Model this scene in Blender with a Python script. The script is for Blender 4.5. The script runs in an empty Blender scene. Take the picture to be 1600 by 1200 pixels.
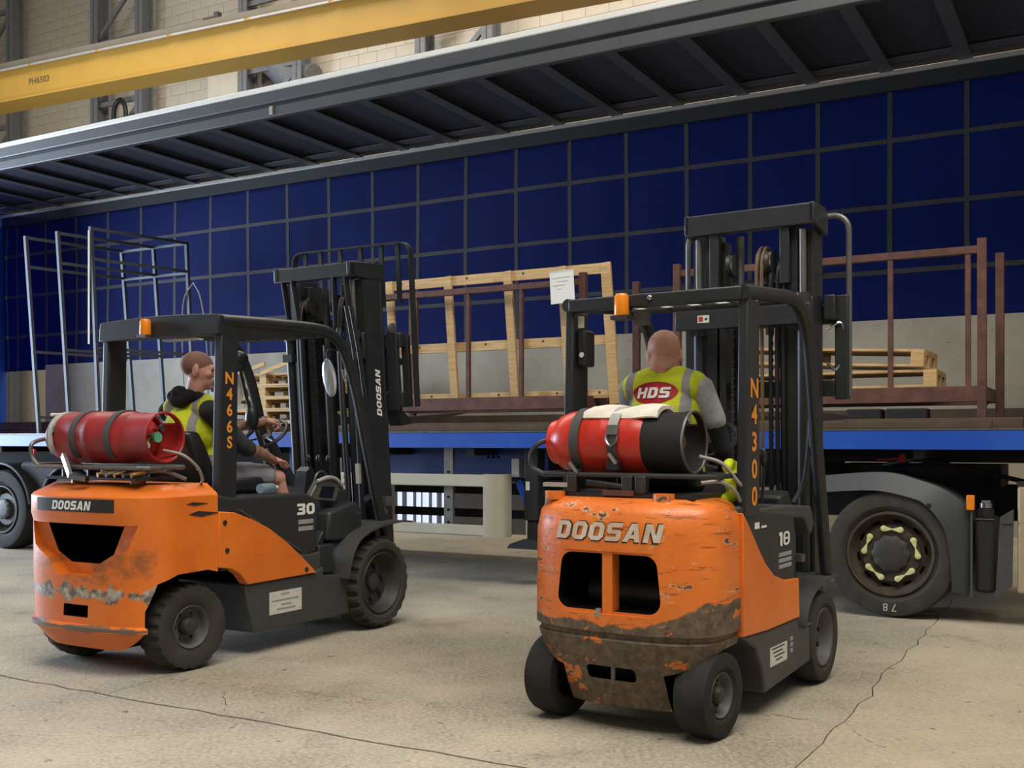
import bpy, bmesh, math, random
from mathutils import Vector, Matrix, Euler
from mathutils.bvhtree import BVHTree
random.seed(7)
R = math.radians
scene = bpy.context.scene
COL = scene.collection

# ------------------------------------------------------------------ camera, world, lights, exposure
cam_d = bpy.data.cameras.new('camera'); cam = bpy.data.objects.new('camera', cam_d); COL.objects.link(cam)
cam.location = (0, 0, 1.35); cam.rotation_euler = (R(90), 0, 0)
cam_d.sensor_width = 36; cam_d.sensor_fit = 'HORIZONTAL'
cam_d.lens = 1672 / 1600 * 36; cam_d.shift_y = (690 - 600) / 1600
cam_d.clip_end = 200
scene.camera = cam

world = bpy.data.worlds.new('world'); scene.world = world; world.use_nodes = True
wb = world.node_tree.nodes['Background']
wb.inputs[0].default_value = (1.0, 0.97, 0.93, 1); wb.inputs[1].default_value = 0.16

def area(name, loc, target, sx, sy, power, color):
    d = bpy.data.lights.new(name, 'AREA'); d.shape = 'RECTANGLE'; d.size = sx; d.size_y = sy
    d.energy = power; d.color = color
    o = bpy.data.objects.new(name, d); COL.objects.link(o); o.location = loc
    o.rotation_euler = (Vector(target) - Vector(loc)).to_track_quat('-Z', 'Y').to_euler()
    o['kind'] = 'helper'
    return o
area('roof_light_front', (1.5, 1.0, 11), (1.5, 2.4, 0), 11, 5, 1400, (1.0, 0.94, 0.84))
area('rear_wall_fill', (-2.5, 15.5, 12.5), (-2.5, 16.5, 0), 20, 2.5, 1350, (1.0, 0.92, 0.80))  # unseen lamp added above the rear bay to brighten the back wall
area('door_daylight', (-16, 13.8, 3.0), (0, 6.8, 1.0), 5, 5.5, 2600, (0.66, 0.80, 1.0))

vs = scene.view_settings
vs.view_transform = 'Standard'; vs.look = 'None'; vs.exposure = 0.28; vs.gamma = 1.0; vs.use_curve_mapping = False

# ------------------------------------------------------------------ materials
MATS = {}
def new_mat(name):
    m = bpy.data.materials.new(name); m.use_nodes = True; MATS[name] = m
    nt = m.node_tree; b = nt.nodes['Principled BSDF']
    return m, nt, b
def srgb(r, g, b):
    f = lambda c: ((c / 255 + 0.055) / 1.055) ** 2.4 if c > 10 else c / 255 / 12.92
    return (f(r), f(g), f(b), 1)
def noise(nt, scale, detail=4, rough=.55, vec=None, coord='Object'):
    n = nt.nodes.new('ShaderNodeTexNoise'); n.inputs['Scale'].default_value = scale
    n.inputs['Detail'].default_value = detail; n.inputs['Roughness'].default_value = rough
    tc = nt.nodes.new('ShaderNodeTexCoord')
    if vec:
        mp = nt.nodes.new('ShaderNodeMapping'); mp.inputs['Scale'].default_value = vec
        nt.links.new(tc.outputs[coord], mp.inputs[0]); nt.links.new(mp.outputs[0], n.inputs['Vector'])
    else: nt.links.new(tc.outputs[coord], n.inputs['Vector'])
    return n.outputs['Fac']
def ramp(nt, src, a, b, ca=(0, 0, 0, 1), cb=(1, 1, 1, 1)):
    r = nt.nodes.new('ShaderNodeValToRGB'); e = r.color_ramp.elements
    e[0].position = a; e[1].position = b; e[0].color = ca; e[1].color = cb
    nt.links.new(src, r.inputs[0]); return r.outputs[0]
def mix(nt, fac, a, b):
    m = nt.nodes.new('ShaderNodeMix'); m.data_type = 'RGBA'
    for s, v in ((m.inputs['Factor'], fac), (m.inputs[6], a), (m.inputs[7], b)):
        if hasattr(v, 'is_linked') or isinstance(v, bpy.types.NodeSocket): nt.links.new(v, s)
        else: s.default_value = v
    return m.outputs[2]
def mth(nt, op, a, b=None, c=None):
    m = nt.nodes.new('ShaderNodeMath'); m.operation = op
    for i, v in enumerate((a, b, c)):
        if v is None: continue
        if isinstance(v, bpy.types.NodeSocket): nt.links.new(v, m.inputs[i])
        else: m.inputs[i].default_value = v
    return m.outputs[0]
def axis(nt, k, coord='Object'):
    tc = nt.nodes.new('ShaderNodeTexCoord'); s = nt.nodes.new('ShaderNodeSeparateXYZ')
    nt.links.new(tc.outputs[coord], s.inputs[0]); return s.outputs[k]
def bump(nt, b, h, strength=.2, dist=.01):
    n = nt.nodes.new('ShaderNodeBump'); n.inputs['Strength'].default_value = strength
    n.inputs['Distance'].default_value = dist
    nt.links.new(h, n.inputs['Height']); nt.links.new(n.outputs[0], b.inputs['Normal'])

def simple(name, rgb, rough=.6, metal=0., var=.25, scale=9, bmp=0., spec=.5, dark=None):
    """one colour broken up by a soft noise"""
    m, nt, b = new_mat(name)
    c = srgb(*rgb); d = dark and srgb(*dark) or tuple(x * (1 - var) for x in c[:3]) + (1,)
    f = ramp(nt, noise(nt, scale), .3, .7)
    nt.links.new(mix(nt, f, d, c), b.inputs['Base Color'])
    b.inputs['Roughness'].default_value = rough; b.inputs['Metallic'].default_value = metal
    b.inputs['Specular IOR Level'].default_value = spec
    if bmp: bump(nt, b, noise(nt, scale * 6), bmp)
    return m

def mat_orange_clean():
    m, nt, b = new_mat('orange_paint')
    org = mix(nt, ramp(nt, noise(nt, 3, 5), .3, .75), srgb(214, 106, 32), srgb(236, 126, 42))
    fine = ramp(nt, noise(nt, 1, 8, .7, (6, 6, 55)), .64, .68)
    org = mix(nt, mth(nt, 'MULTIPLY', fine, .5), org, srgb(120, 62, 34))
    # scraped belt round the counterweight
    z = axis(nt, 2)
    band = mth(nt, 'SUBTRACT', 1.0, mth(nt, 'MULTIPLY', mth(nt, 'ABSOLUTE', mth(nt, 'SUBTRACT', z, .475)), 15.0))
    xm = mth(nt, 'LESS_THAN', axis(nt, 0), -1.7)
    n2 = noise(nt, 1, 6, .65, (9, 9, 5))
    sc = ramp(nt, mth(nt, 'MULTIPLY', mth(nt, 'ADD', n2, mth(nt, 'MULTIPLY', band, .22)), xm), .60, .64)
    tone = mix(nt, ramp(nt, noise(nt, 22, 5), .4, .62), srgb(96, 88, 78), srgb(186, 180, 168))
    org = mix(nt, sc, org, tone)
    lip = mth(nt, 'SUBTRACT', 1.0, mth(nt, 'MULTIPLY', mth(nt, 'ABSOLUTE', mth(nt, 'SUBTRACT', z, .276)), 40.0))
    lipm = ramp(nt, mth(nt, 'MULTIPLY', mth(nt, 'ADD', noise(nt, 1, 6, .65, (5, 5, 14)), mth(nt, 'MULTIPLY', lip, .3)), xm), .58, .66)
    org = mix(nt, mth(nt, 'MULTIPLY', lipm, mth(nt, 'LESS_THAN', z, .32)), org, srgb(104, 92, 78))
    dz = mth(nt, 'SUBTRACT', 1.0, mth(nt, 'MULTIPLY', mth(nt, 'ABSOLUTE', mth(nt, 'SUBTRACT', z, .66)), 7.0))
    dm = ramp(nt, mth(nt, 'MULTIPLY', mth(nt, 'ADD', noise(nt, 1, 6, .7, (4, 4, 6)), mth(nt, 'MULTIPLY', dz, .12)), mth(nt, 'LESS_THAN', axis(nt, 0), -2.0)), .56, .72)
    org = mix(nt, mth(nt, 'MULTIPLY', dm, .7), org, srgb(112, 78, 52))
    ch = ramp(nt, noise(nt, 5.5, 5, .6), .70, .72)
    org = mix(nt, mth(nt, 'MULTIPLY', ch, xm), org, srgb(92, 74, 60))
    nt.links.new(org, b.inputs['Base Color']); b.inputs['Roughness'].default_value = .38
    bump(nt, b, noise(nt, 30), .08)
    return m
def mat_orange_worn():
    m, nt, b = new_mat('orange_paint_worn')
    org = mix(nt, ramp(nt, noise(nt, 3, 5), .3, .75), srgb(206, 102, 36), srgb(230, 126, 48))
    scr = ramp(nt, noise(nt, 1, 9, .75, (5, 5, 42)), .56, .62)
    org = mix(nt, mth(nt, 'MULTIPLY', scr, .75), org, srgb(122, 66, 34))
    grey = mix(nt, ramp(nt, noise(nt, 26, 6), .35, .7), srgb(74, 62, 50), srgb(112, 96, 76))
    chips = ramp(nt, noise(nt, 1, 7, .62, (6, 6, 13)), .625, .635)
    rim = ramp(nt, noise(nt, 1, 7, .62, (6, 6, 13)), .605, .615)
    org = mix(nt, mth(nt, 'MULTIPLY', rim, .7), org, srgb(224, 180, 140))
    org = mix(nt, chips, org, grey)
    z = axis(nt, 2)
    lim = mth(nt, 'ADD', .44, mth(nt, 'MULTIPLY', noise(nt, 4, 6, .6), .17))
    lim = mth(nt, 'ADD', lim, mth(nt, 'MULTIPLY', mth(nt, 'MAXIMUM', mth(nt, 'SUBTRACT', mth(nt, 'MULTIPLY', axis(nt, 1), -1.0), .12), 0.0), .28))
    low = ramp(nt, mth(nt, 'MULTIPLY', mth(nt, 'SUBTRACT', lim, z), 12.0), .0, .12)
    remain = ramp(nt, noise(nt, 1, 6, .65, (6, 6, 8)), .60, .62)
    nearb = ramp(nt, z, .30, .17)
    low = mth(nt, 'MULTIPLY', low, mth(nt, 'SUBTRACT', 1.0, mth(nt, 'MULTIPLY', remain, .85)))
    speck = ramp(nt, noise(nt, 45, 3, .6), .66, .68)
    grey2 = mix(nt, mth(nt, 'MULTIPLY', speck, .6), grey, srgb(176, 122, 78))
    nt.links.new(mix(nt, low, org, grey2), b.inputs['Base Color'])
    rg = mth(nt, 'ADD', .36, mth(nt, 'MULTIPLY', low, .3)); nt.links.new(rg, b.inputs['Roughness'])
    bump(nt, b, mth(nt, 'ADD', mth(nt, 'MULTIPLY', chips, -1.0), noise(nt, 30)), .25)
    return m
def mat_red_worn():
    m, nt, b = new_mat('red_cylinder_paint')
    c = mix(nt, ramp(nt, noise(nt, 4, 5), .3, .7), srgb(176, 38, 24), srgb(214, 60, 38))
    s = ramp(nt, noise(nt, 1, 8, .7, (14, 3, 14)), .62, .67)
    nt.links.new(mix(nt, mth(nt, 'MULTIPLY', s, .6), c, srgb(96, 52, 44)), b.inputs['Base Color'])
    b.inputs['Roughness'].default_value = .33
    return m
def mat_red_dirty():
    m, nt, b = new_mat('red_cylinder_dirty')
    c = mix(nt, ramp(nt, noise(nt, 4, 5), .3, .7), srgb(128, 26, 30), srgb(176, 48, 46))
    s = ramp(nt, noise(nt, 1, 8, .7, (9, 3, 9)), .56, .66)
    nt.links.new(mix(nt, mth(nt, 'MULTIPLY', s, .8), c, srgb(70, 44, 44)), b.inputs['Base Color'])
    b.inputs['Roughness'].default_value = .42
    return m
def mat_wood():
    m, nt, b = new_mat('pine_wood')
    g = noise(nt, 1, 6, .6, (3, 3, 60)); g2 = noise(nt, 2.2, 3)
    c = mix(nt, ramp(nt, g, .3, .7), srgb(176, 140, 92), srgb(216, 184, 132))
    c = mix(nt, ramp(nt, g2, .62, .7), c, srgb(168, 128, 84))
    nt.links.new(c, b.inputs['Base Color']); b.inputs['Roughness'].default_value = .75
    return m
def mat_rust():
    m, nt, b = new_mat('rusty_steel')
    c = mix(nt, ramp(nt, noise(nt, 7, 6, .65), .32, .68), srgb(66, 43, 37), srgb(106, 66, 52))
    nt.links.new(c, b.inputs['Base Color']); b.inputs['Roughness'].default_value = .75
    bump(nt, b, noise(nt, 60), .2)
    return m
def mat_floor(name, base, lite, dark):
    m, nt, b = new_mat(name)
    big = ramp(nt, noise(nt, .8, 7, .68), .36, .64)
    c = mix(nt, big, srgb(*base), srgb(*lite))
    st = ramp(nt, noise(nt, 1.7, 7, .65), .57, .72)
    c = mix(nt, mth(nt, 'MULTIPLY', st, .75), c, srgb(*dark))
    sp = ramp(nt, noise(nt, 42, 5, .75), .40, .62)
    c = mix(nt, mth(nt, 'MULTIPLY', sp, .55), c, srgb(200, 191, 170))
    sd = ramp(nt, noise(nt, 30, 5, .75), .60, .68)
    c = mix(nt, mth(nt, 'MULTIPLY', sd, .8), c, srgb(84, 77, 66))
    pit = ramp(nt, noise(nt, 10, 3, .5), .70, .72)
    c = mix(nt, mth(nt, 'MULTIPLY', pit, .7), c, srgb(60, 56, 50))
    # rust-red scuffs scattered along a dragged line on the slab
    ax_, ay_, bx_, by_ = -2.05, 6.15, -.62, 5.5; L_ = math.hypot(bx_ - ax_, by_ - ay_); dx_, dy_ = (bx_ - ax_) / L_, (by_ - ay_) / L_
    X_, Y_ = mth(nt, 'SUBTRACT', axis(nt, 0), ax_), mth(nt, 'SUBTRACT', axis(nt, 1), ay_)
    al = mth(nt, 'ADD', mth(nt, 'MULTIPLY', X_, dx_), mth(nt, 'MULTIPLY', Y_, dy_))
    ac = mth(nt, 'ABSOLUTE', mth(nt, 'SUBTRACT', mth(nt, 'MULTIPLY', Y_, dx_), mth(nt, 'MULTIPLY', X_, dy_)))
    near = mth(nt, 'MULTIPLY', mth(nt, 'SUBTRACT', 1.0, ramp(nt, ac, .02, .14)), mth(nt, 'MULTIPLY', mth(nt, 'GREATER_THAN', al, 0.), mth(nt, 'LESS_THAN', al, L_)))
    rs = ramp(nt, noise(nt, 16, 5, .7), .52, .60)
    c = mix(nt, mth(nt, 'MULTIPLY', mth(nt, 'MULTIPLY', near, rs), .7), c, srgb(128, 78, 60))
    nt.links.new(c, b.inputs['Base Color'])
    nt.links.new(mth(nt, 'SUBTRACT', .78, mth(nt, 'MULTIPLY', st, .25)), b.inputs['Roughness'])
    bump(nt, b, noise(nt, 36, 5, .75), .5, .012)
    return m
def mat_rail():
    m, nt, b = new_mat('blue_rail_paint')
    c = mix(nt, ramp(nt, noise(nt, 2.0, 6, .6), .35, .7), srgb(20, 68, 164), srgb(34, 84, 178))
    c = mix(nt, ramp(nt, noise(nt, 1, 7, .7, (2.5, 4, 12)), .64, .68), c, srgb(120, 128, 140))
    nt.links.new(c, b.inputs['Base Color']); b.inputs['Roughness'].default_value = .42
    return m
def mat_board():
    m, nt, b = new_mat('grey_side_board')
    c = mix(nt, ramp(nt, noise(nt, 1.4, 6, .6), .3, .7), srgb(146, 138, 122), srgb(178, 170, 152))
    c = mix(nt, ramp(nt, noise(nt, 1, 7, .7, (3, 4, 20)), .63, .70), c, srgb(108, 102, 92))
    nt.links.new(c, b.inputs['Base Color']); b.inputs['Roughness'].default_value = .7
    return m
def mat_vest():
    """yellow vest with grey tape running over each shoulder and round the waist (printed tape)"""
    m, nt, b = new_mat('hi_vis_cloth')
    y = axis(nt, 1, 'Object'); z = axis(nt, 2, 'Object')
    nt.nodes.new('ShaderNodeAttribute')
    at = nt.nodes[-1]; at.attribute_name = 'tape'
    c = mix(nt, ramp(nt, noise(nt, 7, 4), .3, .7), srgb(196, 208, 24), srgb(226, 236, 48))
    nt.links.new(mix(nt, ramp(nt, at.outputs['Fac'], .48, .52), c, srgb(158, 156, 158)), b.inputs['Base Color'])
    b.inputs['Roughness'].default_value = .75
    bump(nt, b, noise(nt, 16, 4), .5, .02)
    return m
def mat_glass(name, rgb, trans=.8, rough=.15):
    m, nt, b = new_mat(name); b.inputs['Base Color'].default_value = srgb(*rgb)
    b.inputs['Transmission Weight'].default_value = trans; b.inputs['Roughness'].default_value = rough
    b.inputs['IOR'].default_value = 1.3
    return m

mat_orange_clean(); mat_orange_worn(); mat_red_worn(); mat_red_dirty(); mat_wood(); mat_rust(); mat_rail(); mat_board(); mat_vest()
mat_floor('concrete', (124, 117, 102), (166, 156, 136), (82, 77, 67))
mat_floor('concrete_patch', (122, 115, 100), (144, 136, 118), (92, 86, 76))
mat_floor('concrete_pale', (142, 132, 112), (178, 166, 141), (100, 93, 79))
simple('joint_dirt', (44, 40, 34), .95)
simple('black_paint', (38, 40, 43), .42, var=.25, scale=5)
simple('black_panel', (44, 46, 48), .5, var=.2, scale=4, bmp=.08)
simple('chassis_grey', (68, 68, 68), .55, var=.3, scale=5, bmp=.05)
simple('mast_black', (40, 42, 44), .45, var=.3, scale=7)
simple('bright_steel', (176, 176, 178), .28, 1., var=.2)
simple('dull_steel', (118, 116, 112), .45, .6, var=.35)
simple('dark_steel', (66, 64, 62), .5, .4, var=.35)
simple('brass', (168, 130, 72), .35, .9)
simple('rubber', (46, 45, 44), .82, var=.3, scale=14, spec=.3, bmp=.15)
simple('rubber_dusty', (66, 63, 58), .88, var=.3, scale=8, spec=.25, bmp=.12)
simple('rim_dark', (58, 56, 54), .6, var=.35, scale=14)
simple('rim_grey', (96, 94, 90), .6, var=.35, scale=14)
simple('rim_brown', (72, 62, 50), .7, var=.4, scale=10)
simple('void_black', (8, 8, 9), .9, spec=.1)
simple('black_vinyl', (34, 34, 37), .4, var=.15, bmp=.1)
simple('hose_rubber', (26, 27, 29), .5)
simple('hose_brown', (104, 84, 58), .55)
simple('hose_grey', (150, 148, 142), .5)
simple('white_print', (232, 232, 228), .6, var=.05)
simple('worn_print', (222, 218, 208), .6, scale=7, dark=(196, 150, 110))
simple('grey_print', (150, 152, 154), .6, var=.1)
simple('orange_print', (232, 146, 40), .6, var=.12, scale=20)
simple('dark_print', (40, 40, 42), .7)
simple('red_print', (178, 30, 40), .7, var=.08)
simple('label_white', (214, 212, 206), .6, var=.18, scale=30)
simple('paper', (226, 224, 218), .8, var=.05)
simple('padding_white', (222, 214, 200), .75, var=.15, scale=12, bmp=.3)
simple('webbing_grey', (168, 166, 160), .8, var=.2)
simple('webbing_dark', (70, 68, 66), .8, var=.25)
simple('curtain_blue', (3, 20, 84), .75, var=.16, scale=1.5, bmp=.05, spec=.15)
simple('curtain_strap', (50, 48, 50), .7, var=.2)
simple('roof_sheet', (48, 51, 62), .75, var=.15, scale=2)
simple('roof_rib', (92, 94, 96), .5, .3, var=.2)
simple('cantrail_grey', (80, 82, 84), .5, .2, var=.15, scale=3)
simple('cantrail_dark', (28, 29, 32), .7)
simple('alu_white', (226, 226, 220), .45, var=.08)
simple('alu_rail', (176, 174, 166), .45, .3, var=.15)
simple('cream_guard', (176, 172, 154), .55, var=.14, scale=3)
simple('blue_panel', (26, 52, 124), .5, var=.2)
simple('under_black', (24, 24, 26), .8)
simple('mudguard_grey', (54, 59, 62), .5, var=.14, scale=3)
simple('nut_marker', (206, 206, 146), .5, var=.1)
simple('chalk', (190, 186, 178), .9)
simple('amber_lens', (232, 132, 16), .3, var=.1)
simple('skirt_tan', (160, 142, 116), .6, var=.12)
simple('deck_timber', (92, 74, 58), .85, var=.35, scale=5, bmp=.2)
simple('grey_tube', (84, 90, 98), .6, .2, var=.2)
simple('pale_strip', (206, 202, 180), .7, var=.2)
simple('wall_block', (198, 188, 170), .85, var=.12, scale=3, bmp=.1)
simple('wall_mortar', (188, 177, 160), .95, var=.1, scale=2)
simple('column_steel', (122, 123, 126), .6, .2, var=.2)
simple('crane_yellow', (184, 142, 56), .5, var=.12, scale=1.2)
simple('crane_grey', (120, 112, 98), .7, var=.2, scale=2)
simple('strip_pale', (244, 247, 252), .6, var=.1)
simple('skin', (214, 158, 138), .55, var=.12, scale=22)
simple('skin_tattoo', (186, 136, 112), .55, scale=26, dark=(112, 92, 88))
simple('cloth_black', (30, 31, 36), .9, var=.3, scale=12, bmp=.2)
simple('cloth_charcoal', (52, 54, 58), .9, var=.25, scale=12, bmp=.2)
simple('cloth_grey', (150, 150, 158), .9, var=.15, scale=12, bmp=.2)
simple('cloth_light', (176, 178, 178), .9, var=.25, scale=30, bmp=.2)
simple('hair_stubble', (136, 98, 86), .8, var=.2, scale=60)
simple('hair_shaved', (196, 142, 124), .5, var=.12, scale=50)
simple('eye_dark', (30, 24, 22), .4)
simple('screen_dark', (26, 28, 48), .2, var=.3, scale=20)
simple('mirror_face', (208, 218, 232), .15, .6, var=.03)
m, nt, b = new_mat('daylight_pane'); b.inputs['Base Color'].default_value = srgb(220, 230, 245); b.inputs['Emission Color'].default_value = srgb(214, 228, 255); b.inputs['Emission Strength'].default_value = .75
simple('green_knob', (96, 190, 150), .5)
simple('purple_cloth', (84, 66, 110), .8)
mat_glass('clear_sheet', (236, 236, 226), .55, .35)
mat_glass('bottle_plastic', (196, 222, 236), .7, .2)

# ------------------------------------------------------------------ mesh helpers
class MB:
    def __init__(self): self.v = []; self.f = []
    def add(self, vs, fs):
        n = len(self.v); self.v += [Vector(p) for p in vs]; self.f += [tuple(i + n for i in f) for f in fs]; return self
    def box(self, x0, x1, y0, y1, z0, z1):
        x0, x1 = sorted((x0, x1)); y0, y1 = sorted((y0, y1)); z0, z1 = sorted((z0, z1))
        return self.add([(x, y, z) for x in (x0, x1) for y in (y0, y1) for z in (z0, z1)],
                        [(0, 1, 3, 2), (4, 6, 7, 5), (0, 4, 5, 1), (2, 3, 7, 6), (0, 2, 6, 4), (1, 5, 7, 3)])
    def beam(self, p, q, w, h, up=(0, 0, 1)):
        p, q = Vector(p), Vector(q); d = (q - p).normalized(); u = Vector(up)
        if abs(d.dot(u)) > .98: u = Vector((1, 0, 0))
        s = d.cross(u).normalized() * (w / 2); t = s.cross(d).normalized() * (h / 2)
        vs = [a + i * s + j * t for a in (p, q) for i, j in ((-1, -1), (1, -1), (1, 1), (-1, 1))]
        return self.add(vs, [(3, 2, 1, 0), (4, 5, 6, 7)] + [(i, (i + 1) % 4, 4 + (i + 1) % 4, 4 + i) for i in range(4)])
    def tube(self, pts, r, n=8, closed=False, up=(.13, .21, 1)):
        pts = [Vector(p) for p in pts]; N = len(pts); rings = []; prev = None
        rr = r if isinstance(r, (list, tuple)) else [r] * N
        for i, p in enumerate(pts):
            a = pts[i - 1] if (i or closed) else pts[i]; b = pts[(i + 1) % N] if (i < N - 1 or closed) else pts[i]
            d = (b - a).normalized()
            if prev is None:
                u = Vector(up); u = (u - d * u.dot(d)).normalized()
            else: u = (prev - d * prev.dot(d)).normalized()
            prev = u; w = d.cross(u)
            rings.append([p + (u * math.cos(2 * math.pi * k / n) + w * math.sin(2 * math.pi * k / n)) * rr[i] for k in range(n)])
        vs = [q for g in rings for q in g]; fs = []
        for i in range(N if closed else N - 1):
            j = (i + 1) % N
            fs += [(i * n + k, i * n + (k + 1) % n, j * n + (k + 1) % n, j * n + k) for k in range(n)]
        if not closed: fs += [tuple(reversed(range(n))), tuple((N - 1) * n + k for k in range(n))]
        return self.add(vs, fs)
    def cyl(self, p, q, r, r2=None, n=20): return self.tube([p, q], [r, r if r2 is None else r2], n)
    def prism(self, poly, ax, a, b):
        k = 'xyz'.index(ax)
        def P(s, t, w):
            c = [s, t]; c.insert(k, w); return c
        n = len(poly); vs = [P(s, t, a) for s, t in poly] + [P(s, t, b) for s, t in poly]
        return self.add(vs, [tuple(reversed(range(n))), tuple(range(n, 2 * n))] + [(i, (i + 1) % n, n + (i + 1) % n, n + i) for i in range(n)])
    def lathe(self, prof, c, ax, n=36, closed=False, cap=True):
        """prof: (radius, height along ax) pairs"""
        c = Vector(c); d = Vector(ax).normalized(); u = Vector((0, 0, 1)) if abs(d.z) < .9 else Vector((1, 0, 0))
        u = (u - d * u.dot(d)).normalized(); w = d.cross(u); vs = []; fs = []; m = len(prof)
        for r, h in prof:
            for k in range(n):
                a = 2 * math.pi * k / n; vs.append(c + d * h + (u * math.cos(a) + w * math.sin(a)) * r)
        for i in range(m if closed else m - 1):
            j = (i + 1) % m
            fs += [(i * n + k, i * n + (k + 1) % n, j * n + (k + 1) % n, j * n + k) for k in range(n)]
        if not closed and cap:
            if prof[0][0] > 1e-4: fs.append(tuple(reversed(range(n))))
            if prof[-1][0] > 1e-4: fs.append(tuple((m - 1) * n + k for k in range(n)))
        return self.add(vs, fs)
    def loft(self, secs, cap=True, closed=True):
        n = len(secs[0]); vs = [p for s in secs for p in s]; fs = []
        for i in range(len(secs) - 1):
            for k in range(n if closed else n - 1):
                fs.append((i * n + k, i * n + (k + 1) % n, (i + 1) * n + (k + 1) % n, (i + 1) * n + k))
        if cap: fs += [tuple(reversed(range(n))), tuple((len(secs) - 1) * n + k for k in range(n))]
        return self.add(vs, fs)
    def ell(self, c, r, n=14, m=9, rot=None):
        c = Vector(c); vs = []; fs = []
        for i in range(m + 1):
            t = math.pi * i / m
            for k in range(n):
                a = 2 * math.pi * k / n
                p = Vector((r[0] * math.sin(t) * math.cos(a), r[1] * math.sin(t) * math.sin(a), r[2] * math.cos(t)))
                if rot is not None: p = rot @ p
                vs.append(c + p)
        for i in range(m):
            fs += [(i * n + k, (i + 1) * n + k, (i + 1) * n + (k + 1) % n, i * n + (k + 1) % n) for k in range(n)]
        return self.add(vs, fs)
    def strip(self, pts, nrm_w, th):
        """flat bar along pts: nrm_w(i) -> (half width vector), thickness vector"""
        secs = []
        for i, p in enumerate(pts):
            w, t = nrm_w(i); p = Vector(p); secs.append([p - w, p + w, p + w + t, p - w + t])
        return self.loft(secs)
    def map(self, fn): self.v = [Vector(fn(p)) for p in self.v]; return self
    def mesh(self, name, mats, ang=35):
        me = bpy.data.meshes.new(name); me.from_pydata([tuple(p) for p in self.v], [], self.f)
        bm = bmesh.new(); bm.from_mesh(me); bmesh.ops.remove_doubles(bm, verts=bm.verts, dist=1e-5)
        bmesh.ops.recalc_face_normals(bm, faces=bm.faces); bm.to_mesh(me); bm.free()
        for m in (mats if isinstance(mats, (list, tuple)) else [mats]): me.materials.append(MATS[m])
        finish(me, ang); return me
    def build(self, name, mat, parent=None, bevel=0., ang=35, label=None):
        o = bpy.data.objects.new(name, self.mesh(name, mat, ang)); COL.objects.link(o)
        if parent is not None: o.parent = parent
        if bevel:
            m = o.modifiers.new('bevel', 'BEVEL'); m.width = bevel; m.segments = 2; m.limit_method = 'ANGLE'; m.angle_limit = R(40)
        if label: o['label'] = label
        return o
def finish(me, ang=35):
    me.polygons.foreach_set('use_smooth', [True] * len(me.polygons)); me.set_sharp_from_angle(angle=R(ang)); me.update()
def link(name, me, parent=None):
    o = bpy.data.objects.new(name, me); COL.objects.link(o)
    if parent is not None: o.parent = parent
    return o
def thing(name, label, cat, loc=(0, 0, 0), rotz=0, group=None):
    o = bpy.data.objects.new(name, None); COL.objects.link(o); o.location = loc; o.rotation_euler = (0, 0, rotz)
    o.empty_display_size = .2
    o['label'] = label; o['category'] = cat
    if group: o['group'] = group
    return o
def tag(o, label, cat, group=None):
    o['label'] = label; o['category'] = cat
    if group: o['group'] = group
    return o
def structure(o, label=None, cat=None):
    o['kind'] = 'structure'
    if label: o['label'] = label
    if cat: o['category'] = cat
    return o
def evaluated(o):
    dg = bpy.context.evaluated_depsgraph_get(); dg.update()
    return bpy.data.meshes.new_from_object(o.evaluated_get(dg))
def boolean(o, cutters):
    """cut closed meshes (MB, material) out of o and keep the result as o's mesh"""
    tmp = []
    for mb, mt in cutters:
        c = mb.build('cutter', mt); tmp.append(c)
        m = o.modifiers.new('cut', 'BOOLEAN'); m.object = c; m.operation = 'DIFFERENCE'; m.solver = 'EXACT'
        try: m.material_mode = 'TRANSFER'
        except Exception: pass
    par = o.parent; o.parent = None
    me = evaluated(o); o.modifiers.clear(); o.data = me; o.parent = par
    for c in tmp: bpy.data.objects.remove(c)
    finish(me, 32); return o
def text_mb(s, size=1., shear=0., bold=0., space=1., center=True):
    cu = bpy.data.curves.new('lettering', 'FONT'); cu.body = s; cu.size = size; cu.shear = shear; cu.offset = bold * size
    cu.space_character = space; cu.align_x = 'CENTER' if center else 'LEFT'; cu.align_y = 'CENTER'; cu.resolution_u = 3
    o = bpy.data.objects.new('lettering', cu); COL.objects.link(o)
    me = evaluated(o); mb = MB(); mb.add([v.co.copy() for v in me.vertices], [tuple(p.vertices) for p in me.polygons])
    bpy.data.objects.remove(o); bpy.data.curves.remove(cu); bpy.data.meshes.remove(me)
    return mb
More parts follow.
